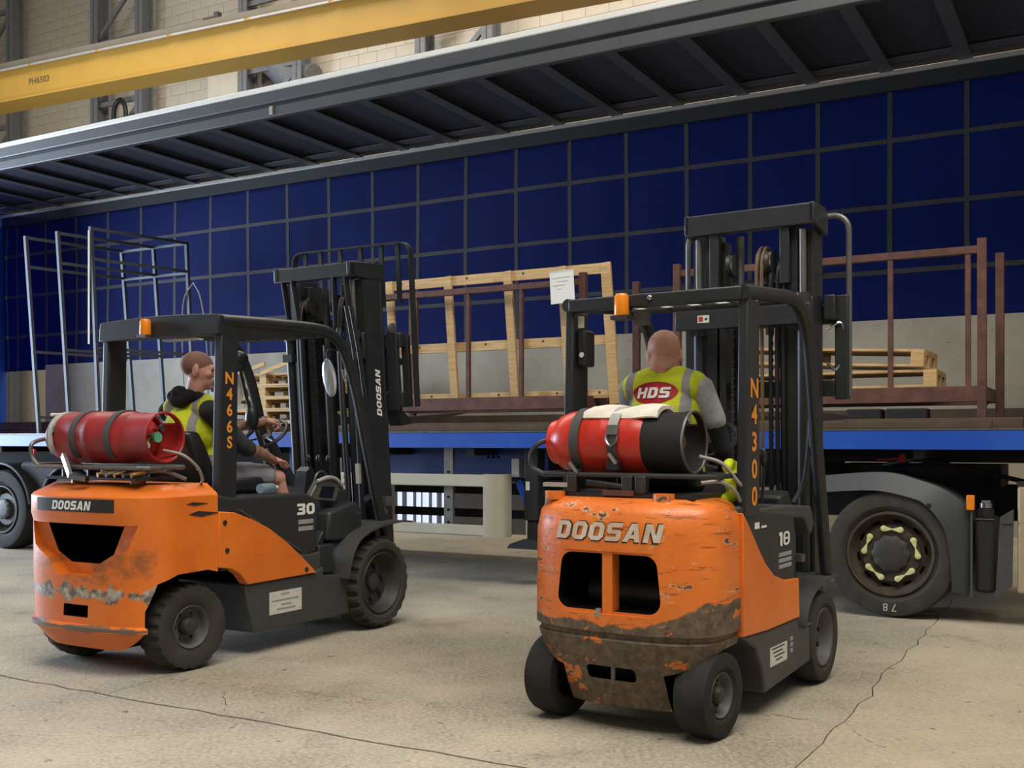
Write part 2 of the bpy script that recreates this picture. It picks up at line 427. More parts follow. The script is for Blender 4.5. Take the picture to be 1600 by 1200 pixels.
GL = {'O': (.82, [('ring', [(.2, 0), (.62, 0), (.82, .2), (.82, .8), (.62, 1), (.2, 1), (0, .8), (0, .2)], [(.31, .24), (.51, .24), (.55, .29), (.55, .71), (.51, .76), (.31, .76), (.27, .71), (.27, .29)])]),
      'D': (.82, [('ring', [(0, 0), (.62, 0), (.82, .2), (.82, .8), (.62, 1), (0, 1)], [(.27, .24), (.51, .24), (.55, .29), (.55, .71), (.51, .76), (.27, .76)])]),
      'S': (.80, [('q', [(.80, 1), (.12, 1), (0, .88), (0, .52), (.12, .40), (.54, .40), (.54, .24), (0, .24), (0, 0), (.68, 0), (.80, .12), (.80, .5), (.68, .62), (.26, .62), (.26, .76), (.80, .76)])]),
      'H': (.84, [(0, 0, .26, 1), (.58, 0, .84, 1), (.2, .38, .64, .62)]),
      'A': (.90, [('q', [(0, 0), (.28, 0), (.50, .80), (.50, 1), (.30, 1)]), ('q', [(.90, 0), (.62, 0), (.44, .80), (.44, 1), (.62, 1)]), (.2, .18, .7, .38)]),
      'N': (.84, [(0, 0, .26, 1), (.58, 0, .84, 1), ('q', [(.1, 1), (.30, 1), (.74, 0), (.54, 0)])]),
      '3': (.80, [('q', [(0, 1), (.70, 1), (.80, .88), (.80, .60), (.71, .5), (.80, .40), (.80, .12), (.70, 0), (0, 0), (0, .24), (.53, .24), (.53, .39), (.16, .39), (.16, .61), (.53, .61), (.53, .76), (0, .76)])]),
      '1': (.42, [(.14, 0, .42, 1), (0, .74, .2, 1)])}
GL['0'] = GL['O']; GL['8'] = (.82, [('ring', GL['O'][1][0][1], [(.27, .17), (.55, .17), (.60, .22), (.60, .78), (.55, .83), (.27, .83), (.22, .78), (.22, .22)]), (.15, .43, .67, .57)])
def block_mb(s, h, shear=0., gap=.12, wide=1.):
    """heavy square-cut capitals, centred on the origin"""
    mb = MB(); x = 0
    for ch in s:
        w, parts = GL[ch]
        for p in parts:
            if p[0] == 'ring':
                n = len(p[1]); mb.add([(x + a, b, 0) for a, b in p[1] + p[2]], [(i, (i + 1) % n, n + (i + 1) % n, n + i) for i in range(n)])
            elif p[0] == 'q': mb.add([(x + a, b, 0) for a, b in p[1]], [tuple(range(len(p[1])))])
            else: mb.add([(x + p[0], p[1], 0), (x + p[2], p[1], 0), (x + p[2], p[3], 0), (x + p[0], p[3], 0)], [(0, 1, 2, 3)])
        x += w + gap
    L = x - gap
    return mb.map(lambda p: Vector(((p.x - L / 2) * h * wide + (p.y - .5) * shear * h, (p.y - .5) * h, 0)))
def block_lettering(s, h, fn, mat, parent, name='lettering', **kw):
    mb = block_mb(s, h, **kw); mb.map(lambda p: fn(p.x, p.y)); return mb.build(name, mat, parent)
def lettering(s, size, fn, mat, parent, thick=None, name='lettering', **kw):
    mb = text_mb(s, size, **kw); mb.map(lambda p: fn(p.x, p.y)); return mb.build(name, mat, parent)
def arc(c, r, a0, a1, n=8):
    return [(c[0] + r * math.cos(R(a0 + (a1 - a0) * i / n)), c[1] + r * math.sin(R(a0 + (a1 - a0) * i / n))) for i in range(n + 1)]
def smooth_path(pts, n=6):
    """Catmull-Rom through pts"""
    P = [Vector(p) for p in pts]; P = [P[0] * 2 - P[1]] + P + [P[-1] * 2 - P[-2]]; out = []
    for i in range(1, len(P) - 2):
        a, b, c, d = P[i - 1:i + 3]
        for k in range(n):
            t = k / n
            out.append(.5 * ((2 * b) + (c - a) * t + (2 * a - 5 * b + 4 * c - d) * t * t + (3 * b - a - 3 * c + d) * t ** 3))
    out.append(P[-2]); return out
# ------------------------------------------------------------------ the hall
TR_LOC, TR_ROT = (2.885, 8.176, 0), 2.628          # trailer frame: x to its rear, -y away from the camera
TRM = Matrix.Translation(TR_LOC) @ Matrix.Rotation(TR_ROT, 4, 'Z')
def TW(x, y, z): return TRM @ Vector((x, y, z))
def ground(u, v):                                   # a floor point of the hall, from the calibrated view
    Y = 1.35 * 1672 / (v - 690); return Vector(((u - 800) / 1672 * Y, Y))

def wobble(a, b, n, amp):
    a, b = Vector(a), Vector(b); d = (b - a); p = Vector((-d.y, d.x)).normalized()
    return [a + d * (i / n) + p * (random.uniform(-amp, amp) if 0 < i < n else 0) for i in range(n + 1)]
def build_floor():
    root = bpy.data.objects.new('floor', None); COL.objects.link(root)
    structure(root, 'worn pale concrete hall floor with a cracked joint and patches', 'floor')
    MB().box(-45, 30, -25, 45, -.2, -.02).build('joint_bed', 'joint_dirt', root)
    # the joint runs from lower left to the bottom right of the view and on past both sides
    a, b = ground(20, 1060), ground(820, 1200); d = (b - a).normalized()
    line = [a - d * 32] + wobble(a - d * 3, b + d * 3.2, 60, .014) + [b + d * 26]
    n = Vector((-d.y, d.x))
    if n.y < 0: n = -n
    g = .0085
    c1, c2 = ground(1318, 1128), ground(1446, 985)      # edge of the darker repair strip
    def slab(name, pts, mat, z0=-.03):
        MB().prism([(p.x, p.y) for p in pts], 'z', z0, 0).build(name, mat, root)
    front = [p - n * g for p in line]
    slab('slab', front + [Vector((30, -25)), Vector((-45, -25)), Vector((-45, front[0].y))], 'concrete')
    back = [p + n * g for p in line]
    # far slab is split by a second joint running away to the right, and a dark repair strip beside it
    # cut point on the joint line where the strip begins
    k = 47
    e1 = wobble(back[k], Vector((c1.x, c1.y)), 10, .02) + wobble(Vector((c1.x, c1.y)), Vector((c2.x, c2.y)), 14, .03)[1:]
    far = c2 + (c2 - c1).normalized() * 3.0
    e1 += wobble(Vector((c2.x, c2.y)), far, 12, .02)[1:]
    left = back[:k + 1] + e1[1:] + [Vector((far.x, 45)), Vector((-45, 45)), Vector((-45, back[0].y))]
    slab('slab', left, 'concrete')
    off = Vector((.006, -.002))
    e2 = [p + off for p in e1]
    slab('slab', back[k + 1:] + [Vector((30, back[-1].y)), Vector((30, 45)), Vector((far.x + .02, 45))] + e2[::-1][:-1], 'concrete_pale')
    # fine branching cracks: narrow sunken slivers of dirt
    for (p, q, r_) in (((172, 1083), (255, 1058), (300, 1047)), ((350, 1112), (352, 1095), (350, 1078)),
                       ((1204, 1115), (1236, 1122), (1262, 1124)), ((1324, 1130), (1346, 1150), (1388, 1172))):
        pts = [ground(*p), ground(*q), ground(*r_)]
        pp = wobble(pts[0], pts[1], 7, .012) + wobble(pts[1], pts[2], 6, .012)[1:]
        mb = MB(); secs = []
        for i, c in enumerate(pp):
            w = .004 * (1 - abs(i / len(pp) - .4)); secs.append([(c.x, c.y - w * 1.6, .0004), (c.x, c.y + w * 1.6, .0004), (c.x, c.y + w * 1.6, -.004), (c.x, c.y - w * 1.6, -.004)])
        mb.loft(secs).build('crack', 'joint_dirt', root)
build_floor()

def build_wall():
    w = MB().box(-14, 34, -8.4, -8.0, 0, 13).build('wall_back', 'wall_mortar'); w.location = TR_LOC; w.rotation_euler = (0, 0, TR_ROT)
    structure(w, 'cream painted blockwork wall of the hall behind the trailer', 'wall')
    bw, bh = .44, .215
    me = MB().box(-bw / 2 + .006, bw / 2 - .006, -.0, .008, -bh / 2 + .004, bh / 2 - .004).mesh('block', 'wall_block')
    cand = []
    for j in range(0, 60):
        for i in range(-30, 76):
            x = i * bw + (j % 2) * bw / 2; z = j * bh + bh / 2
            p = TW(x, -8, z)
            if p.y < 1: continue
            u, v = 800 + 1672 * p.x / p.y, 690 - 1672 * (z - 1.35) / p.y
            if -25 < u < 1110 and -12 < v < 232 - .211 * u + 6:
                if v > 112 - .213 * u and v < 172 - .19 * u: continue      # behind the crane girder
                cand.append((p.y, x, z))
    cand.sort()
    for y_, x, z in cand[:300]:
        o = link('block', me, w); o.location = (x, -8.0, z)
    if cand[300:]:
        mb = MB()
        for y_, x, z in cand[300:]: mb.box(x - bw / 2 + .006, x + bw / 2 - .006, -8.0, -7.992, z - bh / 2 + .005, z + bh / 2 - .005)
        mb.build('blockwork', 'wall_block', w)['kind'] = 'stuff'
build_wall()

def build_columns():
    names = ['leftmost steel lattice column against the block wall, above the trailer roof',
             'steel lattice column with a hanging hook, crossing behind the yellow girder',
             'steel lattice column beside the cream pier behind the yellow girder',
             'rightmost steel lattice column showing under the yellow girder']
    for k, xc in enumerate((21.7, 17.38, 13.0, 8.72)):
        t = thing('lattice_column', names[k], 'column', TW(xc, -7.6, 0), TR_ROT, 'steel lattice columns on the back wall')
        for s in (-.7, .7):
            mb = MB().box(s - .015, s + .015, -.16, .16, 0, 12.5).box(s - .11, s + .11, .13, .16, 0, 12.5).box(s - .11, s + .11, -.16, -.13, 0, 12.5)
            mb.build('post', 'column_steel', t)
        for j in range(9):
            z = .6 + j * 1.36
            MB().beam((-.7, .02, z), (.7, .02, z), .06, .1).build('strut', 'column_steel', t)
            MB().beam((.66, .05, z + .1), (-.66, .05, z + 1.26), .06, .09).build('brace', 'column_steel', t)
        if k == 1:
            MB().tube(smooth_path([(.0, .2, 8.1), (-.02, .2, 8.55), (-.2, .2, 8.72), (-.36, .2, 8.5), (-.36, .2, 8.0)]), .05, 8).build('cable_loop', 'hose_rubber', t)
build_columns()

def build_girder():
    a = Vector((-10.05, 21.0, 0)); b = Vector((.42, 16.09, 0)); d = (b - a).normalized()
    t = thing('crane_girder', 'yellow overhead crane girder crossing above the trailer roof', 'girder', a - d * 6, math.atan2(d.y, d.x))
    L = 24; z0 = 7.93
    MB().box(0, L, -.06, .3, z0 + .03, z0 + .62).build('web', 'crane_yellow', t)
    MB().box(0, L, -.16, .4, z0, z0 + .035).build('bottom_flange', 'crane_yellow', t)
    MB().box(0, L, -.14, .38, z0 + .61, z0 + .645).build('top_flange', 'crane_yellow', t)
    for i in range(14):
        x = .2 + i * 1.72
        MB().box(x, x + 1.62, -.17, -.13, z0 + .60, z0 + .635).build('conductor_strip', 'alu_rail', t)
    MB().box(0, L, .05, .4, z0 + .645, z0 + .86).build('runway_rail', 'crane_grey', t)
    for x in (11.0, 16.0):
        MB().box(x, x + .35, .1, .3, z0 + .86, z0 + .92).box(x + .2, x + .3, .15, .25, z0 + .92, z0 + 1.02).build('rail_clip', 'dark_steel', t)
    # faded stencil near the left end
    ax = 6 + (55 / 1672) * 21
    lettering('PH6503', .17, lambda x, y: (ax + .45 + x, -.064, z0 + .33 + y), 'deck_timber', t, bold=.01)
build_girder()
t = thing('wall_pier', 'cream block pier with a grey duct behind the yellow girder', 'pier', TW(14.35, -7.9, 0), TR_ROT)
MB().box(-.42, .42, -.1, .35, 6.5, 9.5).build('pier', 'wall_block', t, bevel=.02)
MB().tube(smooth_path([(-.5, .1, 9.3), (-1.0, .1, 9.05), (-1.6, .1, 8.6), (-2.2, .1, 8.45)]), .28, 12).build('duct', 'column_steel', t)

# far strip screen and boards seen under the trailer
t = thing('slatted_shutter', 'slatted shutter with daylight between its slats, seen beneath the trailer', 'shutter', TW(7.05, -5.0, 0), TR_ROT)
MB().box(-1.1, 1.3, -.08, -.03, .0, 1.7).build('backing', 'column_steel', t)
for i in range(7):
    x = 1.1 - i * .155 - (i % 3) * .02
    MB().box(x, x - .05 - .03 * (i % 2), -.03, .02, .02, 1.62).build('daylight_gap', 'daylight_pane', t)

# ------------------------------------------------------------------ wheels (shared by lorry, trailer and forklifts)
def tyre_mb(Rt, rr, w, n=64, lug=0, shoulder=.12):
    """tyre around the y axis, centred on the origin"""
    h = w / 2
    prof = [(rr, -h * .78), (rr + (Rt - rr) * .25, -h * .97), (rr + (Rt - rr) * .65, -h), (Rt - w * shoulder * .55, -h * .93), (Rt - .008, -h * .74),
            (Rt, -h * .45), (Rt, -h * .08), (Rt - .012 * (w > .2), -h * .04), (Rt - .012 * (w > .2), h * .04), (Rt, h * .08), (Rt, h * .45),
            (Rt - .008, h * .74), (Rt - w * shoulder * .55, h * .93), (rr + (Rt - rr) * .65, h), (rr + (Rt - rr) * .25, h * .97), (rr, h * .78)]
    mb = MB(); vs = []; m = len(prof)
    for i, (r, y) in enumerate(prof):
        for k in range(n):
            q = r; a = 2 * math.pi * (k + (.25 if k % 2 else 0)) / n
            if lug and i in (3, 4, 5, 10, 11, 12) and (k // 2 + (i > 7)) % 2: q = r - lug * (.5 if i in (3, 12) else 1)
            vs.append((q * math.cos(a), y, q * math.sin(a)))
    fs = [(i * n + k, (i + 1) * n + k, (i + 1) * n + (k + 1) % n, i * n + (k + 1) % n) for i in range(m - 1) for k in range(n)]
    fs += [((m - 1) * n + k, k, (k + 1) % n, (m - 1) * n + (k + 1) % n) for k in range(n)]
    return mb.add(vs, fs)
def wheel(parent, loc, Rt, rr, w, side=-1, steer=0, style='fork_steer', tyre='rubber', rim='rim_dark', lug=0, camber=0):
    t = tyre_mb(Rt, rr, w, 96 if lug else 64, lug).build('wheel', tyre, parent, ang=28)
    t.location = loc; t.rotation_euler = (0, 0, steer)
    s = side; h = w / 2
    Y = (0, s, 0)
    if style == 'fork_steer':       # deep dish with a domed hub
        MB().lathe([(rr, h * .80), (rr * .97, h * .86), (rr * .93, h * .80), (rr * .86, h * .45), (rr * .80, h * .30), (rr * .5, h * .22), (rr * .36, h * .24)], (0, 0, 0), Y, 40, cap=False).build('rim', rim, t)
        MB().lathe([(rr * .42, h * .22), (rr * .40, h * .62), (rr * .30, h * .82), (rr * .18, h * .86)], (0, 0, 0), Y, 24).build('hub', 'rim_dark', t)
        for k in range(6):
            a = k * math.pi / 3; MB().cyl((rr * .62 * math.cos(a), s * h * .25, rr * .62 * math.sin(a)), (rr * .62 * math.cos(a), s * h * .40, rr * .62 * math.sin(a)), rr * .07, n=6).build('wheel_nut', 'dark_steel', t)
    elif style == 'fork_drive':
        MB().lathe([(rr, h * .82), (rr * .96, h * .90), (rr * .92, h * .82), (rr * .84, h * .30), (rr * .76, h * .12), (rr * .3, h * .1), (rr * .1, h * .1)], (0, 0, 0), Y, 40, cap=False).build('rim', rim, t)
        MB().lathe([(rr * .30, h * .08), (rr * .28, h * .3), (rr * .16, h * .42), (.004, h * .44)], (0, 0, 0), Y, 20).build('hub', 'rim_dark', t)
        for k in range(6):
            a = k * math.pi / 3 + .3; r_ = rr * .5
            MB().cyl((r_ * math.cos(a), s * h * .1, r_ * math.sin(a)), (r_ * math.cos(a), s * h * .34, r_ * math.sin(a)), rr * .085, n=6).build('wheel_nut', 'dark_steel', t)
    elif style == 'lorry':          # deep rim, flange of ten nuts, scalloped hub
        MB().lathe([(rr, h * .84), (rr * .985, h * .95), (rr * .94, h * .95), (rr * .90, h * .55), (rr * .78, h * .30), (rr * .68, h * .42), (rr * .66, h * .58), (rr * .44, h * .60), (rr * .40, h * .55)], (0, 0, 0), Y, 48, cap=False).build('rim', rim, t)
        mb = MB(); n = 60; pr = [(.43, .55), (.42, .78), (.36, .86), (.22, .88), (.01, .9)]; vs = []; fs = []
        for r_, hh in pr:
            for k in range(n):
                a = 2 * math.pi * k / n; q = rr * r_ * (1 + (.045 * math.cos(10 * a) if r_ > .3 else 0)); vs.append((q * math.cos(a), s * h * hh, q * math.sin(a)))
        fs = [(i * n + k, i * n + (k + 1) % n, (i + 1) * n + (k + 1) % n, (i + 1) * n + k) for i in range(len(pr) - 1) for k in range(n)]
        mb.add(vs, fs).build('hub', 'rim_dark', t)
        for k in range(10):
            a = R(-8 + 36 * k); MB().ell((rr * .80 * math.cos(a), s * h * .335, rr * .80 * math.sin(a)), (rr * .105, .004, rr * .105), 12, 6).build('hand_hole', 'void_black', t)
    return t

# ------------------------------------------------------------------ trailer
def backlit():
    m, nt, b = new_mat('curtain_backlit'); t_ = nt.nodes.new('ShaderNodeBsdfTranslucent'); t_.inputs[0].default_value = srgb(70, 120, 220)
    mx = nt.nodes.new('ShaderNodeMixShader'); mx.inputs[0].default_value = .6; b.inputs['Base Color'].default_value = srgb(20, 60, 150); b.inputs['Roughness'].default_value = .7
    nt.links.new(b.outputs[0], mx.inputs[1]); nt.links.new(t_.outputs[0], mx.inputs[2]); nt.links.new(mx.outputs[0], nt.nodes['Material Output'].inputs[0])
backlit()
TRL = thing('curtainsider_trailer', 'long blue curtainsider trailer with its near curtain drawn open', 'trailer', TR_LOC, TR_ROT)
X0, X1 = -1.6, 14.3
MB().box(X0, X1, -2.5, -.06, 1.34, 1.435).build('deck', 'deck_timber', TRL)
MB().box(X0, X1, -.06, 0, 1.29, 1.436).box(X0, X1, -.10, 0, 1.29, 1.305).build('side_rail', 'blue_rail_paint', TRL, bevel=.006)
MB().box(X0, X1, -.075, .004, 1.4362, 1.449).build('rail_lip', 'dull_steel', TRL)
MB().box(X0, X1, -2.56, -2.5, 1.29, 1.44).build('side_rail', 'blue_rail_paint', TRL, bevel=.006)
for y in (-.8, -1.7):
    MB().box(.7, X1, y - .01, y + .01, .98, 1.34).box(.7, X1, y - .07, y + .07, .95, .98).build('chassis_beam', 'under_black', TRL)
    MB().box(X0, .7, y - .01, y + .01, 1.18, 1.34).build('chassis_neck', 'under_black', TRL)
for i in range(16):
    x = -1.2 + i
    MB().box(x - .04, x + .04, -2.45, -.07, 1.22, 1.34).build('cross_member', 'under_black', TRL)
# roof
MB().box(X0, X1, -2.56, -.0, 5.035, 5.06).build('roof_sheet', 'roof_sheet', TRL)
MB().box(X0, X1, -.05, .012, 5.03, 5.088).build('roof_trim', 'alu_white', TRL, bevel=.01)
MB().box(X0, X1, -.09, 0, 4.905, 5.03).build('cantrail', 'cantrail_grey', TRL, bevel=.012)
MB().box(X0, X1, -.09, -.035, 4.872, 4.905).build('curtain_track', 'cantrail_dark', TRL)
MB().box(X0, X1, -.085, -.012, 4.76, 4.872).build('roller_rail', 'cantrail_grey', TRL, bevel=.01)
MB().box(6.2, 6.24, -.03, 0.004, 4.78, 4.87).build('rail_stop', 'alu_rail', TRL)
MB().box(X0, X1, -2.5, -2.43, 4.945, 4.988).build('cantrail', 'alu_rail', TRL, bevel=.006)
MB().box(X0, X1, -2.5, -2.455, 4.80, 4.945).build('cantrail_web', 'cantrail_dark', TRL)
rib = MB().box(-.065, .065, -2.45, -.09, 4.982, 4.996).box(-.012, .012, -2.45, -.09, 4.996, 5.034).box(-.06, .06, -2.45, -.09, 5.02, 5.034).mesh('roof_rib', 'roof_rib')
for i in range(21):
    o = link('roof_rib', rib, TRL); o.location = (-.98 + .72 * i, 0, 0)
MB().box(X0, X1, -2.26, -2.12, 5.0, 5.01).build('roof_purlin', 'roof_rib', TRL)
# front and rear frames
MB().box(X0 - .05, X0, -2.56, 0, 1.29, 5.06).build('headboard', 'grey_side_board', TRL)
MB().box(X1 - .13, X1 - .125, -2.44, -.16, 1.436, 5.0).build('rear_curtain', 'curtain_backlit', TRL)
for y in (-.1, -2.5):
    MB().box(X1 - .12, X1, y - .06, y + .06, 1.29, 5.03).build('rear_post', 'blue_rail_paint', TRL)
# far curtain with its straps
nx, nz = 180, 22; vs = []; fs = []
def curtain_y(x, z):
    zz = (z - 2.5) / 2.35
    return -2.53 + .004 * math.sin(x / .7 * 2 * math.pi + .6) * math.sin(math.pi * zz) + .01 * math.sin(x * 1.3 + z * 2)
for i in range(nx + 1):
    for j in range(nz + 1):
        x = X0 + (X1 - X0) * i / nx; z = 2.48 + 2.38 * j / nz; vs.append((x, curtain_y(x, z), z))
for i in range(nx):
    for j in range(nz):
        a = i * (nz + 1) + j; fs.append((a, a + 1, a + nz + 2, a + nz + 1))
CURT = MB().add(vs, fs).build('curtain', 'curtain_blue', TRL, ang=60)
m_ = CURT.modifiers.new('thick', 'SOLIDIFY'); m_.thickness = .004; m_.offset = -1
def strap_v(x):
    secs = []
    for j in range(25):
        z = 2.48 + 2.37 * j / 24; y = curtain_y(x, z) + .003
        secs.append([(x - .024, y, z), (x + .024, y, z), (x + .024, y + .004, z), (x - .024, y + .004, z)])
    MB().loft(secs).build('strap', 'curtain_strap', CURT)
def strap_h(z):
    secs = []
    for i in range(141):
        x = X0 + (X1 - X0) * i / 140; y = curtain_y(x, z) + .006
        secs.append([(x, y, z - .024), (x, y, z + .024), (x, y + .004, z + .024), (x, y + .004, z - .024)])
    MB().loft(secs).build('strap', 'curtain_strap', CURT)
for i in range(22): strap_v(-.97 + .706 * i)
for z in (4.325, 3.675, 3.03): strap_h(z)
# grey boards and rave along the far side
for i in range(5):
    x = X0 + 2.8 * i
    MB().box(x + .004, x + (2.796 if i < 4 else 3.5), -2.5, -2.47, 1.66, 2.552).build('side_board', 'grey_side_board', TRL, bevel=.004)
MB().box(X0, X1, -2.5, -2.44, 1.436, 1.66).build('rave', 'deck_timber', TRL)
MB().box(9.0, 9.55, -2.47, -2.462, 2.05, 2.22).build('board_patch', 'curtain_blue', TRL)
# running gear
for x in (9.36, 10.69, 12.02):
    for y, s in ((-.19, 1), (-2.31, -1)):
        wheel(TRL, (x, y, .5), .5, .3, .36, s, style='lorry', tyre='rubber', rim='rim_dark')
    MB().cyl((x, -.3, .5), (x, -2.2, .5), .065).build('axle', 'under_black', TRL)
    pts = arc((x, .5), .575, 8, 172, 14)
    secs = [[(a + (a - x) * 0, .0, b), (a, -.38, b), (x + (a - x) * 1.02, -.38, .5 + (b - .5) * 1.02), (x + (a - x) * 1.02, .0, .5 + (b - .5) * 1.02)] for a, b in pts]
    MB().loft(secs).build('mudguard', 'under_black', TRL)
    MB().tube([(a, .0, b) for a, b in pts], .014, 6).build('mudguard_edge', 'grey_tube', TRL)
MB().box(9.6, 10.45, -.5, -.1, .62, 1.1).build('air_tank_box', 'under_black', TRL, bevel=.05)
MB().box(10.02, 10.1, -.02, .01, 1.18, 1.26).build('side_marker', 'red_print', TRL)
# side guard
g = []
def bar(x0, x1, z0, z1, d=.05): return MB().box(x0, x1, -.03 - d, -.03, z0, z1)
bar(3.62, 5.6, .925, 1.04).build('guard_rail', 'cream_guard', TRL, bevel=.01)
bar(3.62, 5.6, .465, .565).build('guard_rail', 'cream_guard', TRL, bevel=.01)
MB().prism([(3.64, -.03), (3.52, -.032), (3.46, -.06), (3.44, -.12), (3.44, -.22), (3.48, -.22), (3.48, -.13), (3.52, -.085), (3.64, -.08)], 'z', .455, 1.045).build('guard_end', 'cream_guard', TRL, ang=50)
for x in (4.06, 5.4):
    mb = MB().box(x - .05, x + .05, -.12, -.085, .5, 1.3).build('guard_stanchion', 'dull_steel', TRL)
    for k in range(5): MB().cyl((x, -.084, .58 + .12 * k), (x, -.08, .58 + .12 * k), .012, n=8).build('hole', 'void_black', mb)
MB().beam((3.40, -.3, .98), (3.24, -.3, .62), .05, .07).build('leg_brace', 'blue_rail_paint', TRL)
pn = MB().box(3.2, 6.4, -.55, -.5, 1.0, 1.3).build('storage_panel', 'blue_panel', TRL)
for k in range(3): MB().cyl((3.86 - .055 * k, -.5, 1.2), (3.86 - .055 * k, -.496, 1.2), .014, n=10).build('panel_dot', 'void_black', pn)
MB().box(3.35, 3.43, -.3, -.2, 1.02, 1.19).build('junction_box', 'webbing_grey', TRL)
# landing legs
for y in (-.22, -2.2):
    lg = MB().box(3.12, 3.27, y - .07, y + .07, .62, 1.34).box(3.14, 3.25, y - .05, y + .05, .42, .62).build('landing_leg', 'under_black', TRL, bevel=.01)
    MB().prism([(3.02, .36), (3.42, .36), (3.39, .40), (3.25, .45), (3.14, .45), (3.05, .40)], 'y', y - .13, y + .13).build('foot', 'under_black', lg)
    MB().box(3.21, 3.25, y + .0702, y + .072, .9, .98).build('label_plate', 'label_white', lg)
# far side guard of the trailer
MB().box(3.4, 6.4, -2.52, -2.47, .72, .86).build('guard_rail', 'under_black', TRL)
MB().box(3.4, 6.4, -2.52, -2.47, .44, .54).build('guard_rail', 'under_black', TRL)

# ------------------------------------------------------------------ lorry tractor unit under the trailer front
LOR = thing('lorry_tractor', 'lorry tractor unit under the trailer front, large black drive wheel showing', 'lorry', TR_LOC, TR_ROT)
for y, s in ((-.15, 1), (-.5, 1), (-2.0, -1), (-2.35, -1)):
    w = wheel(LOR, (0, y, .49), .49, .325, .29, s, style='lorry', tyre='rubber_dusty', rim='rim_brown')
    if y == -.15:
        for k in range(10):
            a = R(105 - 36 * k); r_ = .198
            c = Vector((-r_ * math.cos(a), .092, r_ * math.sin(a)))      # x runs to the left in the view
            MB().cyl((c.x, .078, c.z), (c.x, .104, c.z), .022, n=6).build('wheel_nut', 'dark_steel', w)
            MB().ell(c + Vector((0, .014, 0)), (.024, .006, .024), 12, 6).build('nut_marker', 'nut_marker', w)
            if k % 2 == 0:
                b = R(105 - 36 * (k + 1)); e = Vector((-r_ * math.cos(b), .092, r_ * math.sin(b)))
                for p, q in ((c, e), (e, c)):
                    d = (q - p).normalized(); n_ = Vector((-d.z, 0, d.x)); m_ = (p + q) / 2
                    MB().add([p + n_ * .02 + d * .01 + Vector((0, .012, 0)), p - n_ * .02 + d * .01 + Vector((0, .012, 0)), m_ - n_ * .004 + Vector((0, .012, 0)), m_ + n_ * .004 + Vector((0, .012, 0)),
                              p + n_ * .02 + d * .01 + Vector((0, .017, 0)), p - n_ * .02 + d * .01 + Vector((0, .017, 0)), m_ - n_ * .004 + Vector((0, .017, 0)), m_ + n_ * .004 + Vector((0, .017, 0))],
                             [(0, 1, 2, 3), (4, 5, 6, 7), (0, 1, 5, 4), (1, 2, 6, 5), (2, 3, 7, 6), (3, 0, 4, 7)]).build('nut_link', 'nut_marker', w)
        lettering('78', .085, lambda x, y_: (x * 1.0 - .0, .1465, -.405 - y_), 'chalk', w, name='chalk_mark', space=1.5)
MB().cyl((0, -.3, .49), (0, -2.2, .49), .09).build('axle', 'under_black', LOR)
# mudguard over the drive wheel
def nz(pts): return [( (2.885 - 0) * 0 + p[0], p[1]) for p in pts]
outer = [(.95, .98), (.72, 1.05), (.48, 1.085), (.05, 1.115), (-.2, 1.06), (-.41, .975), (-.565, .82), (-.575, .5), (-.555, .21)]
inner = [(.93, .90), (.70, .94), (.48, .955), (.12, .975), (-.12, .935), (-.26, .875), (-.39, .70), (-.435, .46), (-.445, .235)]
secs = []
so, si = smooth_path([(a, 0, b) for a, b in outer], 4), smooth_path([(a, 0, b) for a, b in inner], 4)
for p, q in zip(so, si):
    secs.append([(p.x, -.05, p.z), (q.x, .02, q.z), (q.x, -.62, q.z), (p.x, -.62, p.z)])
MB().loft(secs).build('mudguard', 'mudguard_grey', LOR, ang=40)
MB().box(-.30, -.27, .0, .024, .86, .885).build('guard_seam', 'under_black', LOR)
MB().box(-.60, -.545, -.02, .02, .845, .955).build('marker_lamp', 'amber_lens', LOR, bevel=.006)
MB().box(-.585, -.57, -.03, .0, .2, .86).build('marker_bracket', 'webbing_dark', LOR)
tk = MB().box(-.735, -.60, -.45, -.01, .235, .79).build('fluid_tank', 'under_black', LOR, bevel=.03)
MB().lathe([(.055, 0), (.055, .06), (.03, .07)], (-.67, -.08, .79), (0, 0, 1), 20).build('filler_neck', 'under_black', tk)
MB().lathe([(.045, 0), (.045, .035), (.04, .04)], (-.67, -.08, .86), (0, 0, 1), 20).box(-.70, -.64, -.09, -.07, .9, .915).build('filler_cap', 'bright_steel', tk)
MB().box(-.73, -.605, -.015, -.005, .775, .785).build('tank_seam', 'webbing_dark', tk)
MB().prism([(-.74, .21), (-.85, .30), (-.86, .86), (-.77, .80)], 'y', -.04, .0).box(-.86, -.78, -.03, .012, .755, .77).build('deflector_panel', 'chassis_grey', LOR)
MB().box(-2.6, -.885, -.06, 0, .25, 1.03).build('side_skirt', 'skirt_tan', LOR, bevel=.02)
MB().box(-2.6, -.88, -.06, 0.003, 1.031, 1.06).build('skirt_top', 'under_black', LOR)
for y in (-.85, -1.65):
    MB().box(-4.5, .9, y - .04, y + .04, .72, .98).build('frame_rail', 'under_black', LOR)
MB().box(-.7, .6, -1.6, -.9, .98, 1.16).build('fifth_wheel', 'under_black', LOR)
MB().tube(smooth_path([(.2, -.9, 1.15), (-.1, -.7, 1.2), (-.5, -.8, 1.12), (-1.0, -.9, 1.0)]), .02).build('air_hose', 'hose_rubber', LOR)
MB().box(-.05, -.01, -.42, -.36, 1.19, 1.25).beam((.16, -.36, 1.205), (-.02, -.38, 1.215), .012, .012).build('release_handle', 'red_print', LOR)

